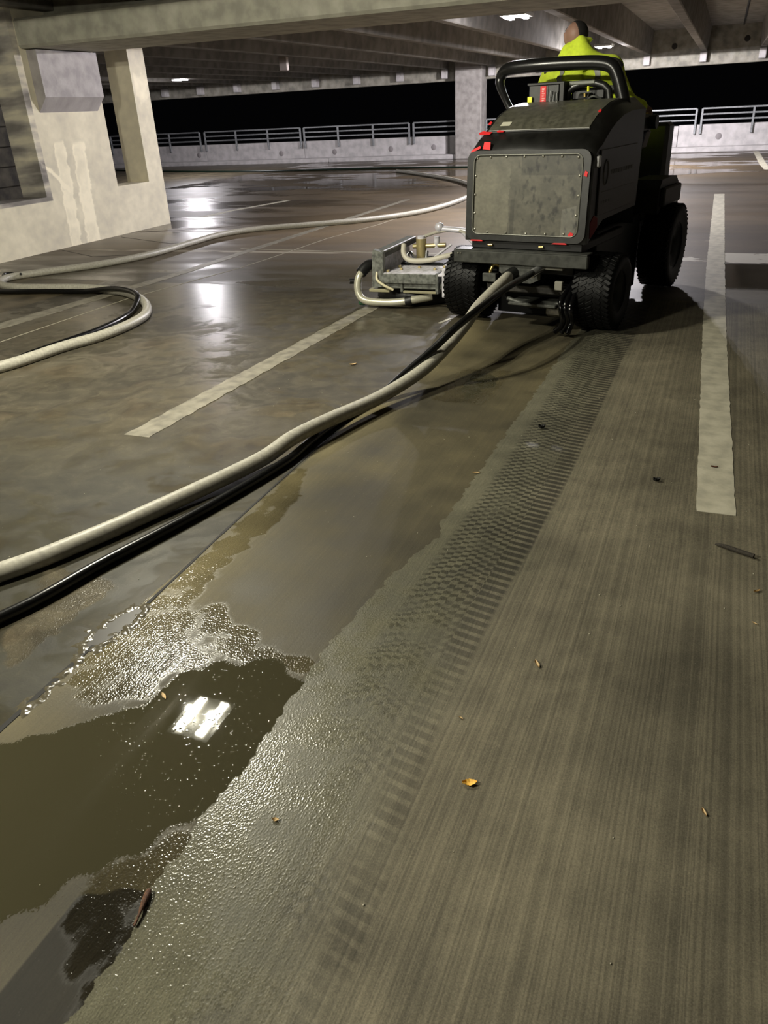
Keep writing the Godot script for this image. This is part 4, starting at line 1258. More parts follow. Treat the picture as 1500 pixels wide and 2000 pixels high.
	tb("valve_cap", v3([[0.08, 0.38, -0.2], [0.08, 0.47, -0.2]]), 0.026, pale, o, 12)
	tb("chrome_pipe", curve(v3([[-0.16, 0.28, 0.0], [-0.12, 0.36, -0.05], [-0.05, 0.32, 0.0], [0.0, 0.29, 0.05]]), 0.02), 0.013, plain("chrome", Color.WHITE), o, 8)
	tb("chrome_pipe", v3([[0.03, 0.28, -0.05], [0.03, 0.37, -0.08]]), 0.016, plain("chrome", Color.WHITE), o, 8)
	tb("strut", v3([[0.05, 0.28, 0.02], [0.24, 0.42, -0.1]]), 0.010, pale, o, 8)
	bx("pump_plate", Vector3(-0.16, 0.275, -0.28), Vector3(0.22, 0.295, 0.06), dark, o, 0.004)
	for p in [[-0.13, 0.18], [-0.08, 0.28], [0.05, 0.2], [0.2, 0.25], [0.25, 0.15], [-0.16, 0.38]]:
		bx("bolt", Vector3(p[0], 0.279, p[1]), Vector3(p[0] + 0.022, 0.297, p[1] + 0.022), brass, o, 0.003)

# ------------------------------------------------------------------ the driver
class Field:
	var lo: Vector3
	var cell: float
	var nx: int
	var ny: int
	var nz: int
	var f := PackedFloat32Array()
	func _init(a: Vector3, b: Vector3, c: float) -> void:
		lo = a
		cell = c
		nx = int((b.x - a.x) / c) + 1
		ny = int((b.y - a.y) / c) + 1
		nz = int((b.z - a.z) / c) + 1
		f.resize(nx * ny * nz)
		f.fill(1.0)
	# tapered capsule, flattened along z by sq, joined with smoothness k
	func bone(a: Vector3, b: Vector3, ra: float, rb: float, k := 0.04, sq := 1.0, cut := false) -> void:
		var r := maxf(ra, rb) + k + cell * 2.0
		var l := Vector3(minf(a.x, b.x), minf(a.y, b.y), minf(a.z, b.z)) - Vector3.ONE * r
		var h := Vector3(maxf(a.x, b.x), maxf(a.y, b.y), maxf(a.z, b.z)) + Vector3.ONE * r
		var i0 := maxi(0, int((l.x - lo.x) / cell))
		var i1 := mini(nx - 1, int((h.x - lo.x) / cell) + 1)
		var j0 := maxi(0, int((l.y - lo.y) / cell))
		var j1 := mini(ny - 1, int((h.y - lo.y) / cell) + 1)
		var k0 := maxi(0, int((l.z - lo.z) / cell))
		var k1 := mini(nz - 1, int((h.z - lo.z) / cell) + 1)
		var ab := b - a
		var inv := 1.0 / maxf(ab.length_squared(), 1e-9)
		for kk in range(k0, k1 + 1):
			for jj in range(j0, j1 + 1):
				for ii in range(i0, i1 + 1):
					var p := lo + Vector3(ii, jj, kk) * cell
					var t := clampf((p - a).dot(ab) * inv, 0.0, 1.0)
					var q := p - (a + ab * t)
					q.z /= sq
					var d := q.length() - lerpf(ra, rb, t)
					var at := (kk * ny + jj) * nx + ii
					var o := f[at]
					if cut:
						d = -d
						var g := maxf(k - absf(o - d), 0.0) / k
						f[at] = maxf(o, d) + g * g * k * 0.25
					else:
						var g := maxf(k - absf(o - d), 0.0) / k
						f[at] = minf(o, d) - g * g * k * 0.25
	func clear_where(test: Callable) -> void:
		for kk in nz:
			for jj in ny:
				for ii in nx:
					var at := (kk * ny + jj) * nx + ii
					if f[at] < 0.3:
						f[at] = maxf(f[at], test.call(lo + Vector3(ii, jj, kk) * cell))
	func sample(p: Vector3) -> float:
		var q := (p - lo) / cell
		var i := clampi(int(q.x), 0, nx - 2)
		var j := clampi(int(q.y), 0, ny - 2)
		var k := clampi(int(q.z), 0, nz - 2)
		var t := q - Vector3(i, j, k)
		var at := (k * ny + j) * nx + i
		var a := lerpf(lerpf(f[at], f[at + 1], t.x), lerpf(f[at + nx], f[at + nx + 1], t.x), t.y)
		at += nx * ny
		var b := lerpf(lerpf(f[at], f[at + 1], t.x), lerpf(f[at + nx], f[at + nx + 1], t.x), t.y)
		return lerpf(a, b, t.z)
	func grad(p: Vector3) -> Vector3:
		var e := cell * 0.7
		return Vector3(sample(p + Vector3(e, 0, 0)) - sample(p - Vector3(e, 0, 0)), sample(p + Vector3(0, e, 0)) - sample(p - Vector3(0, e, 0)), sample(p + Vector3(0, 0, e)) - sample(p - Vector3(0, 0, e))).normalized()
	# surface nets into a mesh builder
	func net(mb: MB) -> void:
		var where := PackedInt32Array()
		where.resize(nx * ny * nz)
		where.fill(-1)
		var verts := PackedVector3Array()
		var step := [0, 1, nx, nx + 1, nx * ny, nx * ny + 1, nx * ny + nx, nx * ny + nx + 1]
		var edges := [[0, 1], [2, 3], [4, 5], [6, 7], [0, 2], [1, 3], [4, 6], [5, 7], [0, 4], [1, 5], [2, 6], [3, 7]]
		for k in nz - 1:
			for j in ny - 1:
				for i in nx - 1:
					var at := (k * ny + j) * nx + i
					if absf(f[at]) > cell * 2.5:
						continue
					var sum := Vector3.ZERO
					var n := 0
					for e in edges:
						var a := f[at + step[e[0]]]
						var b := f[at + step[e[1]]]
						if (a < 0.0) != (b < 0.0):
							var t := a / (a - b)
							var pa := Vector3(e[0] & 1, (e[0] >> 1) & 1, e[0] >> 2)
							var pb := Vector3(e[1] & 1, (e[1] >> 1) & 1, e[1] >> 2)
							sum += pa.lerp(pb, t)
							n += 1
					if n:
						where[at] = verts.size()
						verts.append(lo + (Vector3(i, j, k) + sum / n) * cell)
		mb.smooth(true)
		var dirs := [[1, nx, nx * ny], [nx, nx * ny, 1], [nx * ny, 1, nx]]
		for k in range(1, nz - 1):
			for j in range(1, ny - 1):
				for i in range(1, nx - 1):
					var at := (k * ny + j) * nx + i
					for d in dirs:
						var a := f[at]
						var b := f[at + d[0]]
						if (a < 0.0) != (b < 0.0):
							var v := [where[at], where[at - d[1]], where[at - d[1] - d[2]], where[at - d[2]]]
							if v.min() < 0:
								continue
							var ax := Vector3(1, 0, 0) if d[0] == 1 else (Vector3(0, 1, 0) if d[0] == nx else Vector3(0, 0, 1))
							var hint := ax if a < 0.0 else -ax
							mb.quad(verts[v[0]], verts[v[1]], verts[v[2]], verts[v[3]], hint)

# a ribbon lying on a field's surface: the points are pulled onto it along the gradient
func ribbon(f: Field, pts: Array, width: float, lift := 0.003) -> MB:
	var b := MB.new()
	b.smooth(true)
	var rows := []
	var c := curve(pts, 0.02)
	for i in c.size():
		var p: Vector3 = c[i]
		for k in 8:
			p -= f.grad(p) * f.sample(p)
		var n := f.grad(p)
		var d: Vector3 = (c[mini(i + 1, c.size() - 1)] - c[maxi(i - 1, 0)]).normalized()
		var s := d.cross(n).normalized() * width / 2.0
		var row := []
		for e in [-1.0, -0.33, 0.33, 1.0]:
			var q: Vector3 = p + s * e
			for k in 6:
				q -= f.grad(q) * (f.sample(q) - lift)
			row.append([q, f.grad(q)])
		rows.append(row)
	for i in rows.size() - 1:
		for e in 3:
			b.quad(rows[i][e][0], rows[i][e + 1][0], rows[i + 1][e + 1][0], rows[i + 1][e][0], rows[i][e][1])
	return b

func build_person() -> void:
	var o := thing("person", "driver in a lime high-visibility jacket with grey bands, seated facing away, head turned left", "person", machine_frame())
	var skin := plain("skin", Color(0.56, 0.43, 0.37), 0.55)
	skin.subsurf_scatter_enabled = true
	skin.subsurf_scatter_strength = 0.05
	var lime := mottled("lime_cloth", Color(0.88, 0.97, 0.24), 0.10, 4.0, 0.75, 0.05)
	lime.rim_enabled = true
	lime.rim = 0.3
	var navy := plain("dark_trousers", Color(0.06, 0.065, 0.09), 0.85)
	var tape := plain("grey_band", Color(0.55, 0.55, 0.52), 0.45)
	var hairm := mottled("short_hair", Color(0.10, 0.085, 0.075), 0.4, 20.0, 0.8, 0.1)
	# joints
	var hip := Vector3(-0.13, 1.10, -1.42)
	var waist := Vector3(-0.145, 1.28, -1.40)
	var chest := Vector3(-0.165, 1.48, -1.42)
	var neck := Vector3(-0.205, 1.72, -1.47)
	var head := Vector3(-0.245, 1.875, -1.51)
	var sl := Vector3(-0.39, 1.65, -1.45)
	var sr := Vector3(0.065, 1.63, -1.45)
	var el := Vector3(-0.565, 1.465, -1.61)
	var hl := Vector3(-0.50, 1.36, -1.84)
	var er := Vector3(0.185, 1.42, -1.50)
	var hr := Vector3(0.27, 1.375, -1.68)
	var f := Field.new(Vector3(-0.80, 0.50, -2.30), Vector3(0.45, 2.05, -1.10), 0.018)
	f.bone(hip, waist, 0.135, 0.125, 0.05, 0.75)
	f.bone(waist, chest, 0.13, 0.15, 0.06, 0.72)
	f.bone(chest, Vector3(-0.19, 1.62, -1.44), 0.145, 0.085, 0.06, 0.8)
	f.bone(neck + Vector3(0.01, -0.08, 0.0), head + Vector3(0.01, -0.06, 0.02), 0.062, 0.056, 0.04)
	f.bone(sl, el, 0.058, 0.043, 0.05)
	f.bone(el, hl, 0.043, 0.030, 0.03)
	f.bone(sr, er, 0.058, 0.043, 0.05)
	f.bone(er, hr, 0.043, 0.030, 0.03)
	for s in [-1, 1]:
		var h := hip + Vector3(s * 0.09, -0.01, 0)
		var kn := Vector3(-0.13 + s * 0.14, 1.06, -1.90)
		var an := Vector3(-0.13 + s * 0.13, 0.63, -1.98)
		f.bone(h, kn, 0.088, 0.058, 0.05)
		f.bone(kn, an, 0.058, 0.038, 0.04)
		f.bone(an + Vector3(0, -0.035, 0.03), an + Vector3(0, -0.05, -0.18), 0.042, 0.032, 0.03)
	var mb := MB.new()
	f.net(mb)
	# head on a finer grid; it faces to the left and away
	var look := Basis(Vector3.UP, deg_to_rad(38.0)) * Basis(Vector3.RIGHT, deg_to_rad(-14.0))
	var hp := func(x: float, y: float, z: float) -> Vector3: return head + look * Vector3(x, y, z)
	var hf := Field.new(head - Vector3(0.17, 0.19, 0.17), head + Vector3(0.17, 0.16, 0.17), 0.0065)
	hf.bone(hp.call(0, 0.02, 0.025), hp.call(0, 0.025, -0.03), 0.083, 0.078, 0.03)
	hf.bone(hp.call(0, -0.02, -0.03), hp.call(0, -0.085, -0.065), 0.066, 0.038, 0.04)
	hf.bone(hp.call(0, -0.02, 0.02), neck + Vector3(0.005, -0.02, 0), 0.058, 0.06, 0.03)
	hf.bone(hp.call(0, 0.005, -0.10), hp.call(0, -0.03, -0.122), 0.010, 0.014, 0.014)
	hf.bone(hp.call(-0.03, -0.062, -0.088), hp.call(0.03, -0.062, -0.088), 0.007, 0.007, 0.012)
	hf.bone(hp.call(-0.025, 0.028, -0.098), hp.call(0.025, 0.028, -0.098), 0.010, 0.010, 0.014)
	for s in [-1, 1]:
		hf.bone(hp.call(s * 0.032, 0.006, -0.112), hp.call(s * 0.032, 0.005, -0.112), 0.017, 0.017, 0.008, 1.0, true)
		hf.bone(hp.call(s * 0.031, 0.006, -0.088), hp.call(s * 0.032, 0.006, -0.088), 0.012, 0.012, 0.004)
		hf.bone(hp.call(s * 0.080, 0.022, 0.006), hp.call(s * 0.078, -0.026, -0.002), 0.018, 0.011, 0.010)
		hf.bone(hp.call(s * 0.100, 0.006, -0.006), hp.call(s * 0.100, -0.008, -0.008), 0.011, 0.009, 0.006, 1.0, true)
	hf.net(mb)
	# hands: palm, four fingers curled on the lever, thumb from the palm's side
	for hd in [[hl, (hl - el).normalized(), -1.0], [hr, (hr - er).normalized(), 1.0]]:
		var w: Vector3 = hd[0]
		var fw: Vector3 = hd[1]
		var acr := fw.cross(Vector3.UP).normalized()
		var dn := acr.cross(fw).normalized() * -1.0
		var q := Field.new(w - Vector3.ONE * 0.13, w + Vector3.ONE * 0.15, 0.005)
		q.bone(w - fw * 0.02, w + fw * 0.03, 0.028, 0.030, 0.02)
		for k in 4:
			var off: Vector3 = acr * (0.028 - 0.0187 * k)
			var ln: float = [0.036, 0.042, 0.040, 0.030][k]
			var base: Vector3 = w + fw * 0.062 + off
			q.bone(w + fw * 0.01 + off * 0.7, base, 0.015, 0.0115, 0.012)
			var mid: Vector3 = base + (fw * 0.55 + dn * 0.83) * ln
			q.bone(base, mid, 0.0105, 0.0095, 0.004)
			var tip: Vector3 = mid + (dn * 0.6 - fw * 0.8) * ln * 0.75
			q.bone(mid, tip, 0.0095, 0.008, 0.004)
		var th: Vector3 = w + fw * 0.012 + acr * 0.028 * -hd[2]
		var t2: Vector3 = th + (fw * 0.6 + acr * -hd[2] * 0.55 + dn * 0.5) * 0.038
		q.bone(th, t2, 0.014, 0.011, 0.008)
		q.bone(t2, t2 + (fw * 0.5 + dn * 0.8 + acr * hd[2] * 0.25) * 0.03, 0.0105, 0.009, 0.004)
		q.net(mb)
	obj("body", mb.mesh(), skin, o)
	# eyes
	for s in [-1, 1]:
		var e := MB.new()
		e.lathe([Vector2(0, -0.011), Vector2(0.008, -0.008), Vector2(0.011, 0), Vector2(0.008, 0.008), Vector2(0, 0.011)], 12, Transform3D(Basis(), hp.call(s * 0.031, 0.006, -0.0905)))
		obj("eye", e.mesh(), plain("eye_white", Color(0.8, 0.8, 0.78), 0.2), o)
	# cropped hair: the back and crown of the skull, a shell a little proud of it
	var hh := Field.new(head - Vector3(0.14, 0.12, 0.14), head + Vector3(0.14, 0.15, 0.14), 0.0065)
	hh.bone(hp.call(0, 0.02, 0.025), hp.call(0, 0.025, -0.03), 0.0865, 0.0815, 0.03)
	var inv := look.inverse()
	var ctr := head
	hh.clear_where(func(p: Vector3) -> float:
		var l: Vector3 = inv * (p - ctr)
		var line := l.y - (0.045 + (-l.z) * 0.35) if l.z < 0.0 else l.y + 0.055 - l.z * 0.15
		var crop := -line
		# the lamp side is thinned out to skin at the left back
		return maxf(crop, (-l.x - 0.012 - l.y * 0.2) if l.z > -0.02 else crop))
	var hb := MB.new()
	hh.net(hb)
	obj("hair", hb.mesh(), hairm, o)
	# jacket: bulkier torso, sleeves, stand-up hood and collar
	var jf := Field.new(Vector3(-0.82, 0.95, -1.95), Vector3(0.45, 1.90, -1.10), 0.0145)
	jf.bone(Vector3(-0.13, 1.08, -1.41), Vector3(-0.145, 1.28, -1.40), 0.190, 0.185, 0.06, 0.78)
	jf.bone(Vector3(-0.145, 1.28, -1.40), chest, 0.185, 0.205, 0.06, 0.75)
	jf.bone(Vector3(-0.34, 1.635, -1.44), Vector3(0.05, 1.625, -1.44), 0.092, 0.095, 0.06)
	jf.bone(chest, Vector3(-0.185, 1.66, -1.45), 0.19, 0.10, 0.08, 0.8)
	jf.bone(sl, el, 0.086, 0.057, 0.05)
	jf.bone(el, hl.lerp(el, 0.12), 0.056, 0.046, 0.03)
	jf.bone(sr, er, 0.092, 0.072, 0.05)
	jf.bone(er, hr.lerp(er, 0.12), 0.068, 0.052, 0.03)
	# folded-down hood piled behind the neck
	jf.bone(Vector3(-0.36, 1.70, -1.44), Vector3(-0.25, 1.79, -1.385), 0.030, 0.040, 0.03)
	jf.bone(Vector3(-0.25, 1.79, -1.385), Vector3(-0.165, 1.845, -1.40), 0.040, 0.034, 0.03)
	jf.bone(Vector3(-0.165, 1.845, -1.40), Vector3(-0.105, 1.85, -1.46), 0.030, 0.016, 0.02)
	jf.bone(Vector3(-0.24, 1.72, -1.37), Vector3(-0.13, 1.74, -1.38), 0.075, 0.075, 0.05)
	jf.bone(Vector3(-0.15, 1.80, -1.39), Vector3(-0.06, 1.70, -1.41), 0.040, 0.05, 0.05)
	jf.bone(Vector3(-0.06, 1.70, -1.41), Vector3(0.08, 1.665, -1.44), 0.055, 0.062, 0.05)
	for p in [[-0.34, 1.50, 0.03, 1.44, -1.255], [-0.30, 1.60, -0.08, 1.66, -1.30], [-0.26, 1.40, 0.02, 1.36, -1.26], [-0.16, 1.72, -0.10, 1.60, -1.30]]:
		jf.bone(Vector3(p[0], p[1], p[4]), Vector3(p[2], p[3], p[4]), 0.014, 0.010, 0.03)
	# open at the neck
	jf.bone(head + Vector3(0, 0.1, 0), head + Vector3(0.01, -0.09, 0.0), 0.10, 0.075, 0.012, 1.0, true)
	var jb := MB.new()
	jf.net(jb)
	obj("jacket", jb.mesh(), lime, o)
	var seam := plain("dark_panel", Color(0.16, 0.155, 0.15), 0.7)
	obj("reflective_band", ribbon(jf, v3([[-0.275, 1.66, -1.30], [-0.272, 1.5, -1.22], [-0.27, 1.3, -1.22], [-0.27, 1.15, -1.24]]), 0.042).mesh(), tape, o)
	obj("reflective_band", ribbon(jf, v3([[-0.02, 1.68, -1.36], [0.03, 1.55, -1.26], [0.03, 1.3, -1.24], [0.0, 1.15, -1.25]]), 0.042).mesh(), tape, o)
	obj("reflective_band", ribbon(jf, v3([[-0.31, 1.33, -1.24], [-0.15, 1.335, -1.2], [0.03, 1.33, -1.24]]), 0.045).mesh(), tape, o)
	obj("reflective_band", ribbon(jf, v3([[0.04, 1.53, -1.34], [0.10, 1.50, -1.36], [0.20, 1.52, -1.42]]), 0.06).mesh(), tape, o)
	obj("dark_shoulder_panel", ribbon(jf, v3([[-0.43, 1.66, -1.38], [-0.36, 1.69, -1.36], [-0.29, 1.70, -1.36]]), 0.05, 0.004).mesh(), seam, o)
	obj("dark_shoulder_panel", ribbon(jf, v3([[0.06, 1.69, -1.38], [0.11, 1.68, -1.40], [0.15, 1.65, -1.42]]), 0.05, 0.004).mesh(), seam, o)
	# trousers and boots
	var tf := Field.new(Vector3(-0.45, 0.5, -2.25), Vector3(0.2, 1.25, -1.2), 0.019)
	tf.bone(hip, waist + Vector3(0, -0.06, 0), 0.152, 0.145, 0.05, 0.78)
	var bb := MB.new()
	for s in [-1, 1]:
		var h := hip + Vector3(s * 0.09, -0.01, 0)
		var kn := Vector3(-0.13 + s * 0.14, 1.06, -1.90)
		var an := Vector3(-0.13 + s * 0.13, 0.66, -1.975)
		tf.bone(h, kn, 0.103, 0.075, 0.05)
		tf.bone(kn, an, 0.074, 0.062, 0.04)
		var q := Field.new(an - Vector3(0.1, 0.15, 0.3), an + Vector3(0.1, 0.12, 0.15), 0.012)
		q.bone(an + Vector3(0, 0.02, 0), an + Vector3(0, -0.06, 0.01), 0.056, 0.054, 0.03)
		q.bone(an + Vector3(0, -0.075, 0.03), an + Vector3(0, -0.085, -0.19), 0.05, 0.042, 0.03)
		q.net(bb)
	var tm := MB.new()
	tf.net(tm)
	obj("trousers", tm.mesh(), navy, o)
	obj("boots", bb.mesh(), plain("boot_leather", Color(0.10, 0.075, 0.055), 0.6), o)

# ------------------------------------------------------------------ hoses
func build_hoses() -> void:
	var white := mottled("white_hose", Color(0.69, 0.675, 0.625), 0.18, 5.0, 0.45, 0.02)
	var black := plain("black_hose", Color(0.035, 0.035, 0.035), 0.28)
	var green := plain("green_hose", Color(0.05, 0.11, 0.075), 0.4)
	var a := tb("white_hose", curve(v3([[-1.268, 0.375, -5.42], [-1.243, 0.398, -5.25], [-1.311, 0.315, -4.85], [-1.319, 0.26, -4.551], [-1.367, 0.18, -4.253], [-1.432, 0.115, -4.013], [-1.549, 0.07, -3.667], [-1.655, 0.081, -3.27], [-1.725, 0.081, -3.0], [-1.79, 0.05, -2.762], [-1.973, 0.037, -2.233], [-2.091, 0.037, -1.912], [-2.218, 0.037, -1.657], [-2.6, 0.037, -1.1], [-3.4, 0.037, -0.3]]), 0.07), 0.0365, white, null, 16)
	tag(a, "thick white hose running from the machine's back to the left picture edge", "hose")
	var b := tb("black_hose", curve(v3([[-1.085, 0.415, -5.42], [-1.095, 0.42, -5.30], [-1.139, 0.425, -4.859], [-1.204, 0.385, -4.488], [-1.294, 0.315, -4.273], [-1.395, 0.215, -4.149], [-1.515, 0.11, -3.985], [-1.565, 0.06, -3.864], [-1.615, 0.026, -3.74], [-1.67, 0.0225, -3.45], [-1.69, 0.0225, -3.1], [-1.695, 0.0225, -2.839], [-1.79, 0.0225, -2.325], [-1.914, 0.0225, -1.842], [-2.011, 0.0225, -1.45], [-2.3, 0.0225, -0.9], [-3.0, 0.0225, -0.2]]), 0.07), 0.0215, black, null, 14)
	tag(b, "wet black hose from the machine, lying below the thick white hose", "hose")
	var c := tb("white_hose", curve(v3([[-4.6, 0.036, -3.0], [-4.323, 0.036, -3.71], [-4.255, 0.036, -4.224], [-4.176, 0.036, -4.568], [-4.195, 0.036, -4.961], [-4.314, 0.036, -5.29], [-4.629, 0.036, -5.664], [-5.104, 0.036, -5.978], [-5.625, 0.036, -6.066], [-6.08, 0.036, -6.01], [-6.46, 0.036, -5.98], [-6.80, 0.036, -6.12], [-6.969, 0.036, -6.42], [-6.788, 0.036, -6.75], [-6.45, 0.036, -7.235], [-6.25, 0.036, -7.931], [-6.266, 0.036, -8.8], [-6.26, 0.036, -9.5], [-5.98, 0.036, -10.065], [-5.386, 0.036, -10.50], [-4.795, 0.036, -10.96], [-4.3, 0.036, -11.678], [-4.06, 0.036, -12.6], [-4.03, 0.036, -13.9], [-4.228, 0.036, -15.283], [-4.931, 0.036, -16.821], [-5.88, 0.036, -18.2], [-7.183, 0.036, -19.74], [-7.754, 0.036, -20.342]]), 0.08), 0.038, white, null, 14)
	tag(c, "white hose looping at the left and on behind the machine to the far side", "hose")
	var d := tb("black_hose", curve(v3([[-4.63, 0.025, -3.0], [-4.36, 0.025, -3.69], [-4.38, 0.028, -4.013], [-4.36, 0.03, -4.316], [-4.36, 0.025, -4.719], [-4.42, 0.025, -5.10], [-4.55, 0.028, -5.42], [-4.72, 0.085, -5.70], [-5.138, 0.075, -5.935], [-5.56, 0.027, -5.97], [-5.99, 0.025, -5.91], [-6.40, 0.025, -5.84], [-6.9, 0.025, -5.85], [-7.45, 0.025, -6.2]]), 0.06), 0.025, black, null, 12)
	tag(d, "black hose lying along the white hose's loop at the left", "hose")
	var e := tb("green_hose", curve(v3([[-20.0, 0.02, -23.9], [-16.183, 0.02, -22.458], [-12.677, 0.02, -21.65], [-10.216, 0.02, -21.687], [-8.521, 0.02, -21.7], [-6.32, 0.02, -21.32], [-5.0, 0.02, -21.4], [-2.4, 0.02, -21.6]]), 0.2), 0.028, green, null, 8)
	tag(e, "dark green hose lying across the wet floor far behind the machine", "hose")
	var f := tb("hose_tie", curve(v3([[-6.93, 0.06, -6.30], [-7.02, 0.075, -6.42], [-6.96, 0.05, -6.56], [-6.88, 0.06, -6.50]]), 0.02), 0.012, black, null, 8)
	tag(f, "short dark strap tied round the white hose's bend at the left edge", "strap")

# ------------------------------------------------------------------ leaves, twigs, crumbs
func leaf(at: Vector2, turn: float, length: float, width: float, curl: float, m: Material, label: String, group := "", ragged := 0.0) -> void:
	var o := MB.new()
	var r := RandomNumberGenerator.new()
	r.seed = int(absf(at.x) * 1000.0 + absf(at.y) * 77.0)
	var rows := []
	var n := 12
	for i in n + 1:
		var t := float(i) / n
		var w := width * pow(sin(PI * clampf(t, 0.03, 0.97)), 0.7) * (1.0 + r.randf_range(-ragged, ragged))
		var row := []
		for k in 5:
			var s := (k - 2) / 2.0
			var y := 0.0012 + curl * width * (s * s * 0.9 + 0.5 * (t - 0.5) * (t - 0.5) * 4.0) + r.randf_range(0.0, ragged * 0.004)
			row.append(Vector3((t - 0.5) * length, y, s * w * 0.5))
		rows.append(row)
	o.smooth(true)
	for i in n:
		for k in 4:
			o.quad(rows[i][k], rows[i][k + 1], rows[i + 1][k + 1], rows[i + 1][k], Vector3.UP)
			var dn := Vector3(0, -0.0009, 0)
			o.quad(rows[i][k] + dn, rows[i][k + 1] + dn, rows[i + 1][k + 1] + dn, rows[i + 1][k] + dn, Vector3.DOWN)
	var inst := obj("leaf", o.mesh(), m)
	inst.position = Vector3(at.x, 0.0, at.y)
	inst.rotation.y = turn
	tag(inst, label, "leaf", group)

func build_litter() -> void:
	var yellow := mottled("yellow_leaf", Color(1.0, 0.80, 0.36), 0.12, 20.0, 0.6, 0.02)
	var tan := mottled("tan_leaf", Color(0.82, 0.70, 0.50), 0.25, 20.0, 0.6, 0.02)
	var brown := mottled("brown_twig", Color(0.42, 0.26, 0.14), 0.4, 20.0, 0.6, 0.1)
	var grey := mottled("grey_bark", Color(0.30, 0.27, 0.23), 0.5, 25.0, 0.65, 0.2)
	leaf(Vector2(-0.362, -1.296), 0.35, 0.036, 0.020, 0.30, yellow, "curled yellow leaf on the dry floor at the lower centre", "", 0.25)
	leaf(Vector2(-0.300, -1.790), -1.0, 0.034, 0.010, 0.5, tan, "narrow tan leaf right of the tyre track's end", "", 0.1)
	leaf(Vector2(0.299, -2.380), 0.7, 0.026, 0.009, 0.5, tan, "small orange leaf below the dark stick at the right edge", "", 0.1)
	leaf(Vector2(0.288, -2.192), -0.6, 0.018, 0.005, 0.4, tan, "tiny leaf sliver near the right edge below the small orange leaf", "", 0.1)
	leaf(Vector2(0.163, -1.389), -1.1, 0.022, 0.007, 0.5, tan, "thin tan leaf on the floor at the lower right", "", 0.1)
	leaf(Vector2(-0.756, -1.044), 0.1, 0.017, 0.010, 0.4, tan, "small pale leaf scrap on the damp band beside the puddle", "", 0.2)
	leaf(Vector2(-0.446, -1.506), -0.4, 0.014, 0.006, 0.4, tan, "tiny brown leaf scrap at the tyre track's right side", "", 0.2)
	leaf(Vector2(-1.27, -1.322), -0.6, 0.032, 0.010, 0.2, tan, "wet leaf lying in the puddle beside the lamp's reflection", "", 0.1)
	leaf(Vector2(0.155, -3.359), 0.0, 0.03, 0.012, 0.4, brown, "small brown leaf scrap on the right white stripe", "", 0.2)
	leaf(Vector2(-0.823, -3.02), 0.2, 0.035, 0.012, 0.3, tan, "pale leaf scrap at the dry edge in mid picture", "", 0.2)
	leaf(Vector2(-0.07, -3.149), 0.3, 0.03, 0.020, 0.6, plain("dark_crumb", Color(0.05, 0.045, 0.04), 0.7), "dark crumpled leaf left of the right white stripe", "", 0.3)
	leaf(Vector2(-0.652, -3.621), 0.3, 0.034, 0.026, 0.6, plain("dark_crumb", Color.WHITE), "dark leaf clump on the tyre track in mid picture", "", 0.3)
	leaf(Vector2(-2.027, -4.404), 0.5, 0.045, 0.02, 0.4, tan, "small pale scrap on the rinsed floor left of the hoses", "", 0.2)
	# a stray dab of line paint by the left wheel
	var dab := MB.new()
	dab.slab(PackedVector2Array([Vector2(-1.825, -5.55), Vector2(-1.80, -5.545), Vector2(-1.755, -5.70), Vector2(-1.785, -5.705)]), 0.0002, 0.0022)
	tag(obj("paint_dab", dab.mesh(), mats.paint), "short stray dab of white paint left of the machine's rear left wheel", "paint mark")
	# dark stick at the right
	var st := MB.new()
	st.tube(curve(v3([[0.168, 0.006, -2.655], [0.20, 0.009, -2.642], [0.25, 0.0095, -2.618], [0.294, 0.010, -2.598]]), 0.012), [0.002, 0.005, 0.0068, 0.0078, 0.008, 0.0082, 0.0083, 0.0082, 0.0083, 0.0084, 0.0084, 0.0084, 0.0084, 0.0084, 0.0084], 9)
	tag(obj("stick", st.mesh(), grey), "short dark weathered stick lying at the right picture edge", "stick")
	var tw := MB.new()
	tw.tube(curve(v3([[-0.922, 0.006, -0.792], [-0.914, 0.008, -0.765], [-0.905, 0.0075, -0.735], [-0.90, 0.005, -0.712]]), 0.012), [0.0045, 0.0068, 0.0072, 0.0068, 0.006, 0.005, 0.003, 0.003, 0.003, 0.003], 9, true, 0.8)
	tag(obj("twig", tw.mesh(), brown), "red-brown twig at the washed strip's edge at the lower left", "twig")
	# torn joint filler beside the strip: a ragged raised rim round a hollow
	var torn := thing("torn_filler", "torn wet joint filler with a dark gouge beside the washed strip", "debris", Transform3D(Basis(), Vector3(-1.63, 0, -1.54)))
	var n1 := FastNoiseLite.new()
	n1.seed = 8
	n1.frequency = 20.0
	n1.fractal_octaves = 3
	var rim := [Vector2(0.012, 0.40), Vector2(0.012, 0.20), Vector2(0.0, 0.135), Vector2(-0.035, 0.10), Vector2(-0.048, 0.03), Vector2(-0.036, -0.06), Vector2(0.0, -0.128), Vector2(0.034, -0.132), Vector2(0.044, -0.05), Vector2(0.036, 0.03), Vector2(0.012, 0.11)]
	var ridge := MB.new()
	ridge.smooth(true)
	var cols := 46
	var rws := 150
	var grid := []
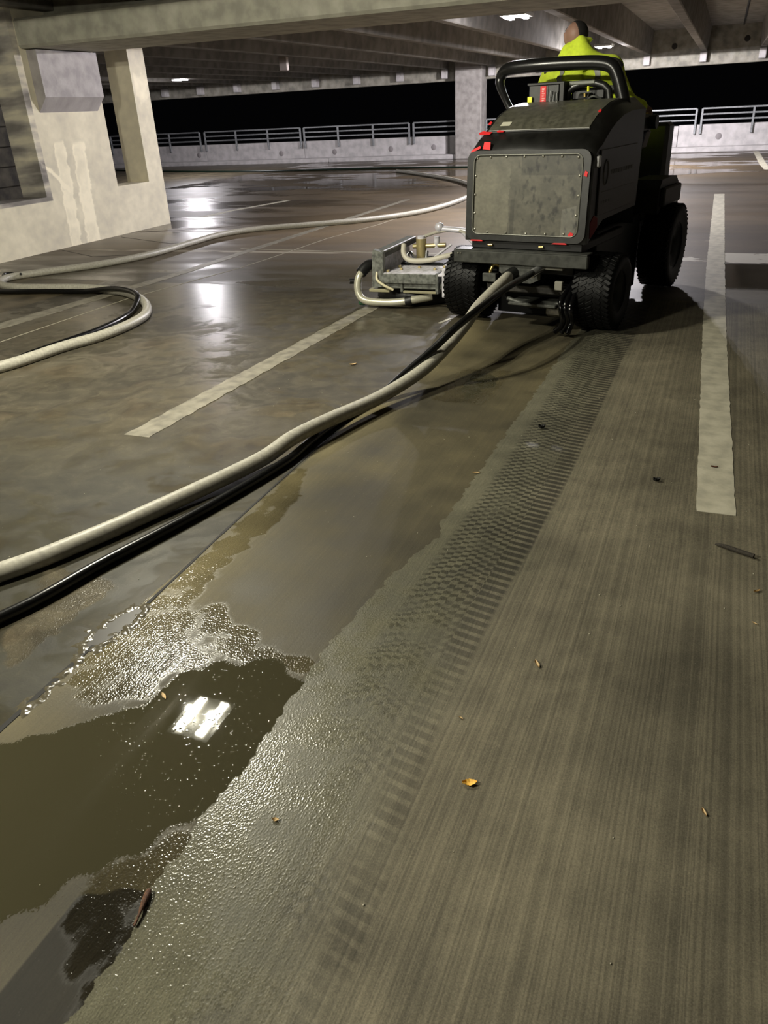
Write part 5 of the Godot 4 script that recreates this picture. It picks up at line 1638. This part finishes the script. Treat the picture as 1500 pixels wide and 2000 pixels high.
	for jj in rws + 1:
		var row := []
		for ii in cols + 1:
			var p := Vector2(-0.085 + 0.16 * ii / cols, -0.17 + 0.60 * jj / rws)
			var d := 1.0
			for k in rim.size() - 1:
				d = minf(d, p.distance_to(Geometry2D.get_closest_point_to_segment(p, rim[k], rim[k + 1])))
			var nz := n1.get_noise_2d(p.x, p.y)
			var up := clampf(1.0 - d / (0.026 + 0.026 * nz), 0.0, 1.0)
			row.append(Vector3(p.x, -0.0015 + 0.0048 * pow(up, 0.7) * (0.8 + 1.1 * nz), p.y))
		grid.append(row)
	for jj in rws:
		for ii in cols:
			if maxf(maxf(grid[jj][ii].y, grid[jj + 1][ii + 1].y), maxf(grid[jj + 1][ii].y, grid[jj][ii + 1].y)) > -0.0014:
				ridge.quad(grid[jj][ii], grid[jj][ii + 1], grid[jj + 1][ii + 1], grid[jj + 1][ii], Vector3.UP)
	obj("ragged_rim", ridge.mesh(), plain("wet_rim", Color(0.30, 0.28, 0.225), 0.25), torn)
	var hol := MB.new()
	hol.slab(PackedVector2Array([Vector2(0.012, 0.12), Vector2(-0.025, 0.09), Vector2(-0.040, 0.02), Vector2(-0.030, -0.06), Vector2(0.005, -0.120), Vector2(0.030, -0.12), Vector2(0.040, -0.04), Vector2(0.030, 0.04)]), 0.0004, 0.0015)
	obj("dark_gouge", hol.mesh(), plain("dark_gouge", Color(0.13, 0.11, 0.08), 0.35), torn)
	# crumbs of grit, too many and small to name one by one
	var grit := SphereMesh.new()
	grit.radius = 0.0022
	grit.height = 0.0034
	grit.radial_segments = 6
	grit.rings = 3
	var mm := MultiMesh.new()
	mm.transform_format = MultiMesh.TRANSFORM_3D
	mm.mesh = grit
	mm.instance_count = 130
	for i in 130:
		var p := Vector3(rng.randf_range(-2.6, 0.5), 0.0012, rng.randf_range(-4.5, -0.7))
		mm.set_instance_transform(i, Transform3D(Basis(Vector3.UP, rng.randf() * TAU).scaled(Vector3.ONE * rng.randf_range(0.4, 1.1)), p))
	var mi := MultiMeshInstance3D.new()
	mi.name = "grit"
	mi.multimesh = mm
	mi.material_override = plain("grit", Color(0.72, 0.70, 0.62), 0.6)
	add_child(mi)
	tag(mi, "scattered pale crumbs of grit over the foreground floor", "grit", "", "stuff")
